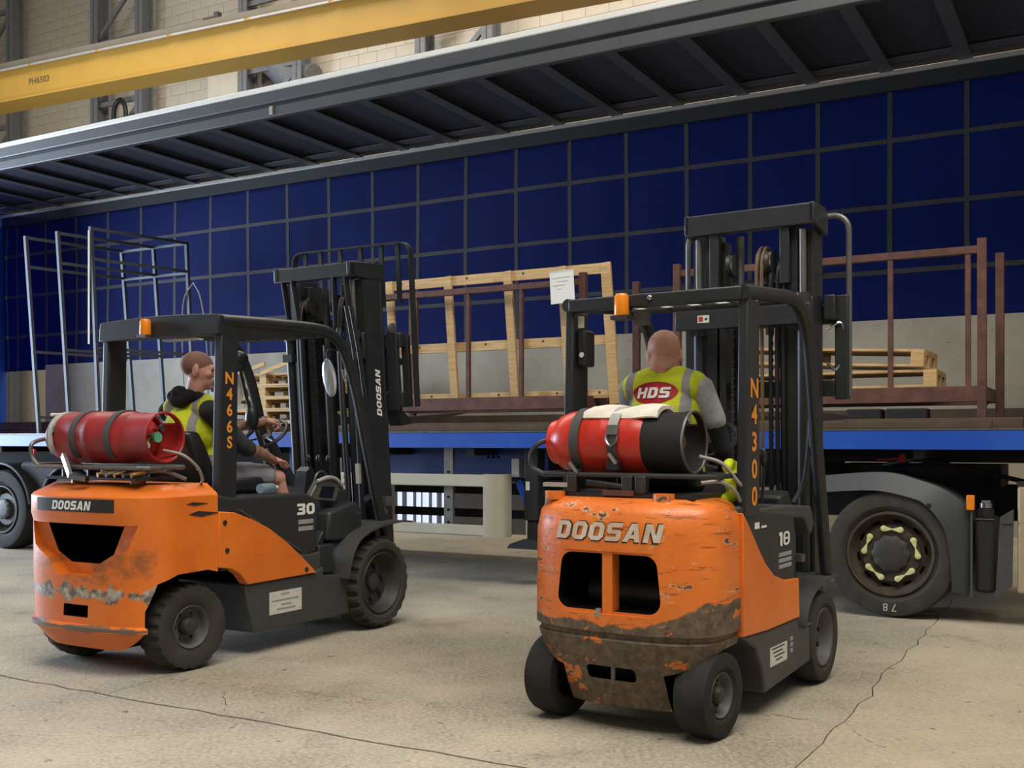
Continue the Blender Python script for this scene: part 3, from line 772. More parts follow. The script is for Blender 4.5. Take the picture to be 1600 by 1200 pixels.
# ------------------------------------------------------------------ load on the trailer
def tr(o): o.location = TR_LOC; o.rotation_euler = (0, 0, TR_ROT); return o
def trthing(name, label, cat, c, group=None):
    """a thing whose parts are written in trailer coordinates; its Empty stands at c"""
    t = thing(name, label, cat, TW(*c), TR_ROT, group); t['o'] = 0; del t['o']; return t
def off(mb, c): return mb.map(lambda p: p - Vector(c))
labs = ['grey tube frame nearest the trailer rear, leftmost of three', 'grey tube frame standing between two others in the trailer', 'grey tube frame with a pale strip, rightmost of three']
for k, x0 in enumerate((10.74, 10.12, 9.5)):
    c = (x0 - .2, -.4, 1.436); t = trthing('tube_frame', labs[k], 'frame', c, 'grey tube frames near the trailer rear')
    dx = (.27, .24, .16)[k]
    nt_, nb = Vector((x0, -.4, 4.0)), Vector((x0 - dx, -.4, 1.436)); ft, fb = Vector((x0 - .27, -1.7, 4.0)), Vector((x0 - .27 - dx, -1.7, 1.436))
    sq = .042
    for a, b in ((nb, nt_), (fb, ft)): off(MB().beam(a, b, sq, sq), c).build('post', 'grey_tube', t)
    for z in (3.98, 3.6, 2.5, 1.66):
        f = (z - 1.436) / 2.564; off(MB().beam(nb.lerp(nt_, f), fb.lerp(ft, f), sq * .8, sq * .8), c).build('rung', 'grey_tube', t)
    if k < 2:
        for z in (3.97, 3.58):
            f = (z - 1.436) / 2.564; a = fb.lerp(ft, f); off(MB().beam(a, a + Vector((-.6, 0, 0)), .034, .034), c).build('tie_bar', 'grey_tube', t)
    else:
        off(MB().box(x0 + .01, x0 - .02, -.37, -.365, 2.55, 3.95), c).map(lambda p: Vector((p.x - .05 * (2.5 - p.z) / 1.4 * 0, p.y, p.z))).build('pale_strip', 'pale_strip', t)
        for q in (-1, 1):
            off(MB().tube(smooth_path([(x0 - .42, -1.68, 3.45), (x0 - .42 + q * .16, -1.66, 3.2), (x0 - .46 + q * .22, -1.66, 2.6), (x0 - .5 + q * .2, -1.66, 1.6)]), .009, 6), c).build('wire', 'alu_rail', t)

def stillage(name, label, c, near, far, zt, xs, thin, xs_far):
    """rust-red rack; xs = (x right, x left), near/far = y of its two faces"""
    t = trthing(name, label, 'stillage', c, 'rust red steel stillages on the trailer'); xr, xl = xs
    for y, xx in ((near, xs), (far, xs_far)):
        for x in xx:
            off(MB().beam((x, y, 1.45), (x, y, zt), .065, .065), c).build('post', 'rusty_steel', t, bevel=.004)
            off(MB().box(x - .06, x + .06, y - .06, y + .06, 1.437, 1.45), c).build('foot_plate', 'rusty_steel', t)
    for y in (near, far):
        off(MB().box(xr + .03, xl - .03, y - .03, y + .03, 1.66, 1.785), c).build('bottom_beam', 'rusty_steel', t, bevel=.004)
        if y == far: continue
        off(MB().box(xr + .03, xl - .03, y - .025, y + .025, zt - .115, zt - .055), c).build('top_rail', 'rusty_steel', t, bevel=.004)
        for x in thin: off(MB().beam((x, y, 1.78), (x, y, zt - .1), .038, .038), c).build('upright', 'rusty_steel', t)
    for x in xs:
        off(MB().box(x - .03, x + .03, far, near, 1.67, 1.78), c).build('end_beam', 'rusty_steel', t)
    return t
stillage('steel_stillage', 'rust red steel stillage with pallets inside, at the right of the trailer', (-.6, -.5, 1.436), -.5, -1.28, 2.93, (-.6, 1.9), (-.5, .08, 1.0), (-.66, 1.9))
stillage('steel_stillage', 'rust red steel stillage round the pale timber frame, mid trailer', (2.85, -.5, 1.436), -.5, -1.28, 2.93, (2.83, 5.3), (3.49, 4.09, 4.72), (2.62, 5.3))
# black blocks under the right rack
for x0, x1 in ((.15, .42), (-.20, .11)):
    o = MB().box(x0, x1, -.66, -.44, 1.4362, 1.615).build('plastic_block', 'under_black', None, bevel=.012); tr(o)
    tag(o, 'black plastic block under the right stillage, ' + ('farther left of the two' if x0 > 0 else 'nearer the rack end'), 'block', 'black blocks under the right stillage')
# pine lattice frame leaning in the middle rack
c = (2.6, -.62, 1.66); t = trthing('pine_lattice', 'pale pine lattice frame standing in the middle stillage', 'frame', c)
def lean(x, z): return x + .10 * (z - 1.66) / 1.37
for x, w_ in ((2.56, .085), (3.02, .075), (3.62, .075), (4.32, .075), (5.05, .075)):
    off(MB().beam((lean(x, 1.7), -.63, 1.70), (lean(x, 3.03), -.63, 3.03), .034, w_ * 1.18, (1, 0, 0)), c).build('upright', 'pine_wood', t, bevel=.003)
for z, h_, d_ in ((2.98, .10, 0), (2.31, .095, .035), (1.80, .08, .035)):
    off(MB().box(lean(2.52, z), lean(5.1, z), -.66 - d_, -.632 - d_, z - h_ / 2, z + h_ / 2), c).build('rail', 'pine_wood', t, bevel=.003)
    kn = t.children[-1]
    for x in (2.8, 3.25, 3.9, 4.7): off(MB().cyl((x + .3 * (z - 2), -.6315 - d_, z + .015), (x + .3 * (z - 2), -.6305 - d_, z + .015), .014, n=8), c).build('knot', 'deck_timber', kn)
o = MB().box(-.125, .125, -.0015, .0015, -.15, .15).build('paper_notice', 'paper'); o.location = TW(3.02, -.44, 2.80); o.rotation_euler = (0, R(3), TR_ROT)
tag(o, 'white paper notice fixed to the timber frame', 'notice')
for k in range(4): MB().box(.10 - .05 * (k % 2), -.09 + .03 * k, .0016, .002, .085 - .035 * k, .092 - .035 * k).build('print_line', 'grey_print', o)
MB().box(-.128, .128, -.004, .004, .145, .157).build('top_fold', 'label_white', o)
# timber bearers along the near deck edge
for k, (x0, x1, y, z) in enumerate(((2.7, 5.7, -.16, 1.45), (2.4, 5.9, -.33, 1.45), (-.7, 2.2, -.2, 1.45), (-.9, 2.3, -.36, 1.45))):
    o = MB().box(x0, x1, y - .045, y + .045, z, z + .062 + .02 * (k % 2)).build('timber_bearer', 'deck_timber', None, bevel=.006); tr(o)
    tag(o, ['dirty timber bearer on the deck edge below the timber frame', 'second timber bearer behind the one below the timber frame',
            'dirty timber bearer on the deck edge below the right stillage', 'second timber bearer behind the one below the right stillage'][k], 'timber', 'timber bearers on the trailer deck')
def pallet(label, loc, rz=0, tilt=(0, 0), L=1.2, W=1.0, group='stacked wooden pallets'):
    t = thing('wooden_pallet', label, 'pallet', TW(*loc), TR_ROT + rz, group)
    t.rotation_euler = (tilt[0], tilt[1], TR_ROT + rz)
    for i in range(7): MB().box(-L / 2, L / 2, -W / 2 + i * (W - .1) / 6, -W / 2 + i * (W - .1) / 6 + .1, .122, .142).build('deck_board', 'pine_wood', t)
    for x in (-L / 2, -.05, L / 2 - .1):
        MB().box(x, x + .1, -W / 2, W / 2, .1, .122).build('stringer_board', 'pine_wood', t)
        for y in (-W / 2, -.05, W / 2 - .1): MB().box(x, x + .1, y, y + .1, .02, .1).build('block', 'pine_wood', t)
    for y in (-W / 2, -.05, W / 2 - .1): MB().box(-L / 2, L / 2, y, y + .1, 0, .02).build('base_board', 'pine_wood', t)
    return t
nm = ['bottom', 'second', 'third', 'fourth', 'top']
for k in range(5):
    pallet(f'wooden pallet behind the left driver, {nm[k]} of the stack' if k in (0, 4) else f'wooden pallet behind the left driver, {nm[k]} from the bottom of the stack',
           (7.25 + random.uniform(-.04, .04), -1.5, 1.437 + .1425 * k), random.uniform(-.03, .03), L=1.5, group='pallet stack behind the left driver')
for k, (a, b) in enumerate((((7.6, -.98, 2.15), (7.2, -.98, 2.27)), ((7.25, -.97, 2.15), (6.75, -.97, 2.29)))):
    o = MB().beam(a, b, .02, .05).build('loose_batten', 'pine_wood'); tr(o)
    tag(o, ['loose pine batten leaning on the pallet stack, left one', 'loose pine batten leaning on the pallet stack, right one'][k], 'batten', 'loose battens on the pallet stack')
pallet('lower wooden pallet lying in the right stillage', (.75, -.9, 1.79), .02, (0, R(0)), L=2.0, W=.66, group='pallets in the right stillage')
pallet('tilted upper wooden pallet lying in the right stillage', (.78, -.9, 2.0), -.03, (0, R(-3.0)), L=1.9, W=.62, group='pallets in the right stillage')
# ------------------------------------------------------------------ forklift building blocks
def mirrored(fn):
    fn(-1); fn(1)
def plan_section(z, xf, half, xr_fn, rear_in, side_in, n=30):
    """outline of a counterweight at height z: front edge at xf, rear follows xr_fn(y)"""
    h = half - side_in; pts = [Vector((xf, -h, z))]
    for i in range(n + 1):
        s = math.sin(math.pi / 2 * (-1 + 2 * i / n)); y = math.copysign(abs(s) ** .9, s) * h
        x = xr_fn(y * half / h); k = (x - xr_fn(half)) / (xr_fn(0) - xr_fn(half))
        pts.append(Vector((x + rear_in * (.35 + .65 * k), y, z)))
    pts.append(Vector((xf, h, z))); return pts
def stacked(s, x, y, zs, h, parent, narrow=1.):
    """painted characters running down the side of a guard leg"""
    for ch, z in zip(s, zs):
        lettering(ch, h, lambda a, b, z=z: (x - .008 * 0 + a * narrow, y, z + b), 'orange_print', parent, name='painted_character', bold=.03)
def gas_cylinder(label, world_m, c, y0, y1, r, paint, collar, open_ring=True):
    """bottle lying across the forklift from y0 (left end) to y1 (collar end)"""
    t = thing('gas_cylinder', label, 'gas bottle', world_m @ Vector((c[0], (y0 + y1) / 2, c[2] - r))); t.rotation_euler = (0, 0, world_m.to_euler().z)
    cy = (y0 + y1) / 2
    def A(h): return (0, y0 - cy - h, r)      # h from the left end
    L = y0 - y1; cl = .17; bl = L - cl
    prof = [(.0, .035), (r * .55, .025), (r * .62, 0), (r * .70, 0), (r * .72, .03), (r * .86, .055), (r * .965, .105), (r, .15), (r, bl * .52), (r * 1.012, bl * .53), (r * 1.012, bl * .56), (r, bl * .57), (r, bl - .11), (r * .965, bl - .06), (r * .86, bl - .02), (r * .6, bl + .02), (r * .2, bl + .035), (.0, bl + .037)]
    body = MB().lathe(prof, A(0), (0, -1, 0), 40).build('body', paint, t)
    # collar: a ring guard with cut-outs round the valve
    cm = MB(); n = 40; vs = []; fs = []
    ring = [(r * .93, bl - .055), (r * .93, L), (r * .90, L), (r * .90, bl - .055)]
    gaps = {i for i in range(n) if 4 <= i <= 12} if open_ring else set()
    for rr_, h in ring:
        for k in range(n):
            a = 2 * math.pi * k / n + R(20); vs.append((math.cos(a) * rr_, y0 - cy - h, r + math.sin(a) * rr_))
    for i in range(4):
        for k in range(n): fs.append((i * n + k, i * n + (k + 1) % n, ((i + 1) % 4) * n + (k + 1) % n, ((i + 1) % 4) * n + k))
    co = cm.add(vs, fs).build('collar', collar, t)
    if open_ring:
        cut = [(MB().box(-.04, r * .75, y0 - cy - (bl + .015), y0 - cy - (L - .035), r + .02, r * 2.4).map(lambda p: p), collar)]
        # work in the parent's local frame: the collar mesh and the cutter share it
        boolean(co, cut)
    MB().tube([(math.cos(a) * r * .92, y0 - cy - L, r + math.sin(a) * r * .92) for a in [2 * math.pi * k / 36 for k in range(36)]], .007, 6, True).build('collar_rim', collar if paint != 'red_cylinder_paint' else 'dull_steel', t)
    vb = y0 - cy - bl
    v = MB().cyl((0, vb, r), (0, vb - .09, r), .02, n=12).cyl((0, vb - .06, r), (-.05, vb - .08, r - .03), .014, n=10).build('valve', 'brass', t)
    MB().cyl((0, vb - .09, r), (0, vb - .115, r), .03, n=14).build('hand_wheel', 'brass' if paint == 'red_cylinder_paint' else 'green_knob', v)
    MB().cyl((.05, vb - .02, r * 1.35), (.05, vb - .085, r * 1.35), .014, n=10).cyl((.05, vb - .085, r * 1.35), (.05, vb - .10, r * 1.35), .022, n=10).build('relief_valve', 'bright_steel', t)
    MB().cyl((-.06, vb - .02, r * .7), (-.06, vb - .09, r * .7), .024, n=12).build('gauge', 'label_white', t)
    return t, A, bl, L
def strap_round(t, A, h, r, mat, w=.035, a0=-60, a1=230, name='strap'):
    pts = [R(a0 + (a1 - a0) * i / 24) for i in range(25)]; y = A(h)[1]; secs = []
    for a in pts:
        c, s = math.cos(a), math.sin(a)
        secs.append([(c * r, y - w / 2, A(h)[2] + s * r), (c * r, y + w / 2, A(h)[2] + s * r), (c * (r + .006), y + w / 2, A(h)[2] + s * (r + .006)), (c * (r + .006), y - w / 2, A(h)[2] + s * (r + .006))])
    return MB().loft(secs).build(name, mat, t)
def chain(parent, x, y, z0, z1, tilt):
    mb = MB(); z = z0; k = 0
    while z < z1:
        w = .011 if k % 2 else .007
        mb.box(x - .01, x + .01, y - w, y + w, z, z + .022); z += .025; k += 1
    mb.map(tilt); o = mb.build('chain', 'dark_steel', parent); o['kind'] = 'stuff'; return o
def mast(F, base, ang, hw, h_top, d0, d1, head_z, letter=None):
    """mast assembly in a frame tilted back by ang about (base, z=0)"""
    ca, sa = math.cos(ang), math.sin(ang)
    T = lambda p: Vector((base + (p[0] - base) * ca - p[2] * sa, p[1], (p[0] - base) * sa + p[2] * ca))
    def mk(mb, name, mat='mast_black', bevel=0., parent=F): return mb.map(T).build(name, mat, parent, bevel=bevel)
    D = d1 - d0
    for s in (-1, 1):
        o_ = hw * s; i_ = (hw - .085) * s
        # outer channel: web outside, flanges turned in
        ch = MB().box(d0 + D * .38, d1, o_, o_ - s * .02, .22, h_top - .02).box(d1 - .022, d1, o_, i_, .22, h_top - .02).box(d0 + D * .38, d0 + D * .38 + .022, o_, i_, .22, h_top - .02)
        rail_ = mk(ch, 'outer_rail', bevel=.004)
        if letter and s == -1:
            mb = block_mb(letter, .062, .25); mb.map(lambda p: T((d0 + D * .72 - p.y, o_ - .0015, 1.72 + p.x))); mb.build('lettering', 'white_print', rail_)
        inn = MB().box(d0 + D * .30, d1 - .03, i_ - s * .004, i_ - s * .024, .5, h_top).box(d0 + D * .30, d0 + D * .30 + .02, i_ - s * .004, i_ - s * .07, .5, h_top).box(d1 - .05, d1 - .03, i_ - s * .004, i_ - s * .07, .5, h_top)
        mk(inn, 'inner_rail', bevel=.003)
        mk(MB().box(d0 + D * .40, d1 - .06, i_ - s * .075, i_ - s * .12, .7, h_top - .05), 'carriage_rail', bevel=.003)
        # lift cylinder, rod and clamp behind the rail
        yc = (hw - .05) * s
        lc = mk(MB().cyl((d0 + D * .22, yc, .35), (d0 + D * .22, yc, h_top - .42), .034, n=16), 'lift_cylinder')
        mk(MB().cyl((d0 + D * .22, yc, h_top - .42), (d0 + D * .22, yc, h_top - .03), .02, n=12), 'piston_rod', 'dull_steel', parent=lc)
        mk(MB().cyl((d0 + D * .22, yc, h_top - .46), (d0 + D * .22, yc, h_top - .40), .043, n=16), 'gland', 'dark_steel', parent=lc)
        mk(MB().box(d0 + D * .1, d0 + D * .45, yc - .045, yc + .045, h_top - .62, h_top - .56), 'cylinder_clamp')
        chain(F, d0 + D * .35, s * .12, .9, h_top - .15, T)
        mk(MB().lathe([(.055, -.02), (.07, -.02), (.06, -.005), (.06, .005), (.07, .02), (.055, .02)], (d0 + D * .35, s * .12, h_top - .2), (0, 1, 0), 20), 'chain_sheave', 'dark_steel')
        # lock bracket part way up
        mk(MB().box(d0 + D * .30, d0 + D * .44, o_, o_ - s * .03, h_top - .62, h_top - .42), 'stop_bracket', bevel=.008)
    return T, mk

def hanging(parent, T, pts, r, mat, name='hose', n=7):
    return MB().tube([T(p) if T else p for p in smooth_path(pts, 6)], r, n).build(name, mat, parent)
def seat(F, x, y, z, w=.46, back=.5):
    MB().prism([(x, z), (x + .46, z), (x + .48, z + .05), (x + .44, z + .11), (x + .05, z + .09), (x - .02, z + .06)], 'y', y - w / 2, y + w / 2).build('seat_cushion', 'black_vinyl', F, bevel=.03)
    secs = []
    for k in range(9):
        f = k / 8; zz = z + .06 + back * f; hw = w / 2 * (1 - .22 * f ** 3); xx = x - .12 * f
        th = .11 - .03 * f; yy = []
        secs.append([(xx - th, y - hw * .85, zz), (xx - th * .5, y - hw, zz), (xx + .03, y - hw, zz), (xx + .0, y - hw * .6, zz), (xx, y + hw * .6, zz), (xx + .03, y + hw, zz), (xx - th * .5, y + hw, zz), (xx - th, y + hw * .85, zz)])
    MB().loft(secs).build('seat_back', 'black_vinyl', F, bevel=.02, ang=50)
def steering(F, c, r, base, tilt):
    rot = Matrix.Rotation(tilt, 3, 'Y'); c = Vector(c)
    ring = [c + rot @ Vector((r * math.cos(a), r * math.sin(a), 0)) for a in [2 * math.pi * k / 32 for k in range(32)]]
    w = MB().tube(ring, .014, 8, True).build('steering_wheel', 'black_vinyl', F)
    for a in (0, 2.1, 4.2): MB().beam(c + rot @ Vector((0, 0, -.02)), c + rot @ Vector((r * math.cos(a), r * math.sin(a), 0)), .03, .012).build('spoke', 'black_vinyl', w)
    k = c + rot @ Vector((r * .8, r * .5, 0)); MB().cyl(k, k + rot @ Vector((0, 0, .06)), .018, n=12).build('spinner_knob', 'black_vinyl', w)
    MB().tube([c + rot @ Vector((0, 0, -.01)), c + rot @ Vector((0, 0, -.06)), Vector(base)], [.035, .04, .06], 12).build('steering_column', 'black_panel', F)
def milky():
    m, nt, b = new_mat('milky_sheet'); tr_ = nt.nodes.new('ShaderNodeBsdfTranslucent'); tr_.inputs[0].default_value = srgb(240, 240, 236)
    mx = nt.nodes.new('ShaderNodeMixShader'); mx.inputs[0].default_value = .75
    b.inputs['Base Color'].default_value = srgb(236, 236, 232)
    nt.links.new(b.outputs[0], mx.inputs[1]); nt.links.new(tr_.outputs[0], mx.inputs[2])
    nt.links.new(mx.outputs[0], nt.nodes['Material Output'].inputs[0])
milky()
def backrest(F, mk, x, hw, z0, z1, bars, drop, flat=True):
    r = .028 if flat else .017; cr = .09
    path = [(x, -hw, z0)] + [(x, -hw + cr - cr * math.cos(R(a)), z1 - cr + cr * math.sin(R(a))) for a in range(0, 91, 15)] + \
           [(x, hw - cr + cr * math.sin(R(a)), z1 - cr + cr * math.cos(R(a))) for a in range(0, 91, 15)] + [(x, hw, z0)]
    if flat:
        secs = []
        for i, p in enumerate(path):
            p = Vector(p); q = Vector(path[min(i + 1, len(path) - 1)]) - Vector(path[max(i - 1, 0)]); q.normalize()
            n_ = Vector((0, -q.z, q.y)) * .006; e = Vector((.03, 0, 0)); secs.append([p - e - n_, p + e - n_, p + e + n_, p - e + n_])
        b = mk(MB().loft(secs), 'load_backrest')
    else: b = mk(MB().tube(path, r, 10), 'load_backrest', 'dull_steel')
    for y in bars: mk(MB().box(x - .01, x + .01, y - .018, y + .018, z1 - drop, z1 - .006), 'backrest_bar', parent=b)
    return b

# ------------------------------------------------------------------ LEFT FORKLIFT (marked 30)
F1_LOC, F1_ROT = (-1.487, 8.07, 0), 1.057            # front axle centre on the floor; x forward, y left
F1M = Matrix.Translation(F1_LOC) @ Matrix.Rotation(F1_ROT, 4, 'Z')
F1 = thing('forklift_truck', 'orange and black forklift marked 30, driver seen in profile, at the left', 'forklift', F1_LOC, F1_ROT, 'orange forklift trucks')
xr1 = lambda y: -1.84 - .315 * (1 - min(1, abs(y) / .565) ** 2.9) ** (1 / 2.9)
def build_f1():
    F = F1
    secs = [plan_section(z, -1.57, .565, xr1, ri, si) for z, ri, si in
            ((.145, .09, .09), (.25, .012, .03), (.262, -.012, .01), (.285, -.012, .01), (.297, .02, .01), (.40, .025, .0), (.60, .012, .0), (.88, .012, .0), (.925, -.006, 0), (1.03, -.006, .0), (1.045, .008, .01), (1.10, .12, .09))]
    cw = MB().loft(secs).build('counterweight', 'orange_paint', F)
    arch = [(-2.24, -.1), (-2.235, .20), (-2.19, .40), (-2.07, .555), (-1.95, .60), (-1.72, .605), (-1.60, .575), (-1.5, .5), (-1.4, .3), (-1.4, -.1)]
    arch = [(max(x + .07, -2.045), z - .015) for x, z in arch]
    opening = [(-.455, .875), (-.40, .735), (-.235, .665), (-.15, .575), (.15, .575), (.235, .665), (.40, .735), (.455, .875)]
    inner = [(-.33, .865), (-.24, .70), (-.12, .64), (.12, .64), (.24, .70), (.33, .865)]
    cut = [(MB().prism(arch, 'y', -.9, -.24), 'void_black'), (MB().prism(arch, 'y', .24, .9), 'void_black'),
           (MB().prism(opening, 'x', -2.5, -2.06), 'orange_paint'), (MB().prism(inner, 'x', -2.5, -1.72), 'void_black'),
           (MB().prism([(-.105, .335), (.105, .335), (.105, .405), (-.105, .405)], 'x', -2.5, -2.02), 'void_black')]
    boolean(cw, cut)
    # name strip wrapped round the rear
    pts = [-.33 + .66 * i / 20 for i in range(21)]
    secs = [[(xr1(y) - .0085, y, .945), (xr1(y) - .0085, y, 1.02), (xr1(y) + .01, y, 1.02), (xr1(y) + .01, y, .945)] for y in pts]
    st = MB().loft(secs).build('name_strip', 'dark_print', F)
    block_lettering('DOOSAN', .052, lambda a, b: (xr1(.0 - a) - .0105, .0 - a, .982 + b), 'white_print', st, shear=.22, wide=1.12)
    for y in (-.29, .22):
        MB().cyl((-1.93, y, 1.08), (-1.93, y, 1.125), .045, n=20).build('cover_boss', 'orange_paint', F)
    # side intake recess dashes
    for x0, z0, l, h in ((-1.82, .985, .17, .022), (-1.80, .925, .24, .035)):
        MB().prism([(x0, z0), (x0 + l * .3, z0 + h / 2), (x0 + l, z0 - .0), (x0 + l * .4, z0 - h / 2)], 'y', -.569, -.55).build('vent_slot', 'dark_steel', F)
    # orange side panels, black hood sides, chassis
    panel = [(-1.568, .93), (-1.44, .918), (-1.28, .865), (-1.12, .795), (-.95, .69), (-.80, .58), (-.66, .468), (-1.32, .462), (-1.38, .53), (-1.46, .575), (-1.568, .592)]
    def sides(s):
        p = MB().prism(panel, 'y', s * .50, s * .572).build('side_panel', 'orange_paint', F, bevel=.006)
        for x, z in ((-1.52, .86), (-1.50, .69), (-.77, .50)):
            q = MB().lathe([(.016, 0), (.016, .006), (.008, .008), (.0, .008)], (x, s * .572, z), (0, s, 0), 12).build('fastener', 'dark_steel', p)
    mirrored(sides)
    hood = [(-1.575, 1.04), (-1.44, 1.012), (-.70, 1.0), (-.63, .965), (-.60, .90), (-.62, .60), (-.80, .56), (-1.5, .56)]
    hd = MB().prism(hood, 'y', -.535, .535).build('hood', 'black_panel', F, bevel=.02)
    block_lettering('30', .075, lambda a, b: (-.735 + a, -.5385, .90 + b), 'white_print', hd, wide=1.35)
    for k in range(2): MB().box(-.81, -.66, -.5365, -.5385, .80 - .045 * k, .83 - .045 * k).build('maker_text', 'grey_print', hd)
    MB().beam((-1.36, -.537, .93), (-.78, -.537, .62), .006, .012).build('hood_crease', 'webbing_dark', hd)
    chassis = [(-1.33, .463), (-.66, .466), (-.57, .50), (-.57, .44), (-.30, .41), (-.285, .135), (-1.25, .148), (-1.30, .33)]
    ch = MB().prism(chassis, 'y', -.555, .555).build('chassis', 'chassis_grey', F, bevel=.012)
    pl = MB().box(-1.11, -.80, -.5552, -.5565, .24, .385).build('data_plate', 'label_white', ch)
    for z, a, b in ((.362, -1.0, -.92), (.325, -1.09, -.83), (.295, -1.0, -.9), (.268, -1.04, -.86)): MB().box(a, b, -.5566, -.557, z - .006, z + .006).build('print_line', 'grey_print', pl)
    MB().box(-.86, -.58, -.54, .54, .46, .60).build('step_riser', 'chassis_grey', F, bevel=.015)
    MB().box(-.58, -.42, -.52, .52, .44, .64).build('foot_step', 'black_panel', F, bevel=.012)
    MB().box(-.62, .02, -.45, .45, .42, .5).build('floor_plate', 'black_panel', F)
    bx = MB().prism([(-.47, .66), (-.44, .86), (-.14, .92), (-.06, .86), (-.08, .64)], 'y', -.50, -.26).build('battery_box', 'black_panel', F, bevel=.02)
    for x, z in ((-.1, .70), (-.1, .83)): MB().cyl((x, -.50, z), (x, -.506, z), .008, n=8).build('fastener', 'bright_steel', bx)
    MB().prism([(-.55, .62), (-.5, .60), (-.33, .78), (-.4, .80)], 'y', -.46, -.38).build('step_link', 'black_panel', F, bevel=.008)
    # dash with console display
    dash = MB().prism([(-.30, .5), (-.36, .98), (-.30, 1.03), (-.06, 1.0), (.02, .86), (.02, .5)], 'y', -.36, .38).build('dash', 'black_panel', F, bevel=.02)
    ds = MB().prism([(-.60, .955), (-.31, .925), (-.26, 1.04), (-.35, 1.085), (-.50, 1.075)], 'y', -.45, -.40).build('display_housing', 'dull_steel', F, bevel=.006)
    MB().prism([(-.50, .965), (-.35, .95), (-.32, 1.03), (-.46, 1.04)], 'y', -.452, -.4505).build('screen', 'screen_dark', ds)
    MB().tube(smooth_path([(-.53, -.46, 1.075), (-.42, -.465, 1.10), (-.32, -.46, 1.085), (-.24, -.455, 1.03)]), .013, 8).build('housing_rim', 'webbing_grey', ds)
    # fenders over the drive wheels
    def fender(s):
        pts = [(-.40, .40), (-.37, .52), (-.30, .63), (-.20, .69), (-.06, .725), (.10, .745), (.24, .75), (.36, .74)]
        sm = smooth_path([(x, 0, z) for x, z in pts], 3)
        secs = [[(p.x, s * .30, p.z), (p.x, s * .645, p.z), (p.x + .003, s * .645, p.z + .014), (p.x + .003, s * .30, p.z + .014)] for p in sm]
        f = MB().loft(secs).build('fender', 'chassis_grey', F, ang=50)
    mirrored(fender)
    for s in (-1, 1):
        wheel(F, (0, s * .515, .328), .328, .225, .25, s, style='fork_drive', tyre='rubber_dusty', rim='rim_dark', lug=.022)
        wheel(F, (-1.72, s * .43, .257), .257, .128, .20, s, steer=R(-6), style='fork_steer', tyre='rubber_dusty', rim='rim_grey', lug=.012)
    MB().cyl((-1.72, -.38, .257), (-1.72, .38, .257), .05).box(-1.84, -1.6, -.22, .22, .16, .5).build('steer_axle', 'under_black', F)
    MB().cyl((0, -.45, .328), (0, .45, .328), .11).build('drive_axle', 'under_black', F)
    # overhead guard
    def leg(s):
        l = MB().prism([(-1.53, .90), (-1.37, .90), (-1.352, 2.06), (-1.50, 2.09)], 'y', s * .468, s * .528).build('rear_leg', 'black_paint', F, bevel=.012)
        if s < 0: stacked('N466S', -1.435, -.5295, (1.735, 1.638, 1.54, 1.438, 1.342), .10, l)
        pth = smooth_path([(-1.49, s * .5, 2.09), (-1.0, s * .5, 2.112), (-.56, s * .495, 2.12), (-.37, s * .49, 2.08), (-.25, s * .49, 1.97), (-.13, s * .49, 1.72), (.02, s * .49, 1.24), (.21, s * .49, .66)], 6)
        MB().tube(pth, .04, 10).build('side_rail', 'black_paint', F, ang=60)
    mirrored(leg)
    MB().loft([[(-1.535 , y, 2.0), (-1.47, y, 2.0), (-1.46, y, 2.12 + .018 * (1 - (y / .53) ** 2)), (-1.525, y, 2.125 + .018 * (1 - (y / .53) ** 2))] for y in [-.53 + 1.06 * i / 12 for i in range(13)]]).build('rear_header', 'black_paint', F, bevel=.008)
    MB().cyl((-.46, -.49, 2.10), (-.46, .49, 2.10), .03).build('front_header', 'black_paint', F)
    for i in range(7):
        y = -.39 + .13 * i; MB().beam((-1.47, y, 2.075), (-.46, y, 2.10), .02, .045).build('roof_bar', 'black_paint', F)
    MB().box(-1.44, -1.38, -.25, .05, 1.99, 2.0).build('reversing_lamp', 'label_white', F)
    b = MB().box(-1.60, -1.53, .02, .10, 2.005, 2.02).beam((-1.545, .06, 2.012), (-1.50, .06, 2.05), .03, .01).build('beacon_bracket', 'bright_steel', F)
    MB().lathe([(.033, 0), (.036, .01), (.034, .085), (.026, .10), (0, .103)], (-1.565, .06, 2.021), (0, 0, 1), 20).build('beacon', 'amber_lens', F)
    # mirror, camera stalk, clear board
    m = MB().ell((0, 0, 0), (.018, .06, .14), 14, 9).map(lambda p: Matrix.Rotation(R(-13), 3, 'Y') @ p + Vector((-.345, -.42, 1.80))).build('mirror', 'mirror_face', F)
    MB().tube(smooth_path([(-.37, -.42, 1.93), (-.36, -.42, 1.99), (-.30, -.46, 2.0)]), .009, 6).build('mirror_arm', 'dark_steel', F)
    MB().tube(smooth_path([(-.25, -.46, 1.86), (-.22, -.45, 1.80), (-.19, -.45, 1.76)]), .006, 6).build('wire', 'alu_rail', F)
    MB().ell((-.75, .06, 1.93), (.075, .07, .055), 16, 10).cyl((-.75, .06, 1.90), (-.74, .06, 1.84), .055, .045).build('fan_head', 'black_vinyl', F)
    MB().tube(smooth_path([(-.73, .06, 1.86), (-.66, .05, 1.62), (-.60, .04, 1.45), (-.5, .02, 1.2), (-.4, 0, .98)]), [.012] * 25, 7).build('fan_stalk', 'black_vinyl', F)
    MB().prism([(-.84, 1.83), (-.66, 1.82), (-.665, 1.66), (-.70, 1.60), (-.82, 1.62), (-.86, 1.68)], 'y', .09, .095).build('clear_shield', 'clear_sheet', F)
    MB().ell((-.62, .05, 1.52), (.05, .05, .09), 12, 8).build('grab_knob', 'black_vinyl', F)
    seat(F, -1.27, 0, 1.005, .5, .35)
    MB().box(-1.40, -1.39, -.22, -.15, 1.17, 1.26).build('seat_tag', 'paper', F)
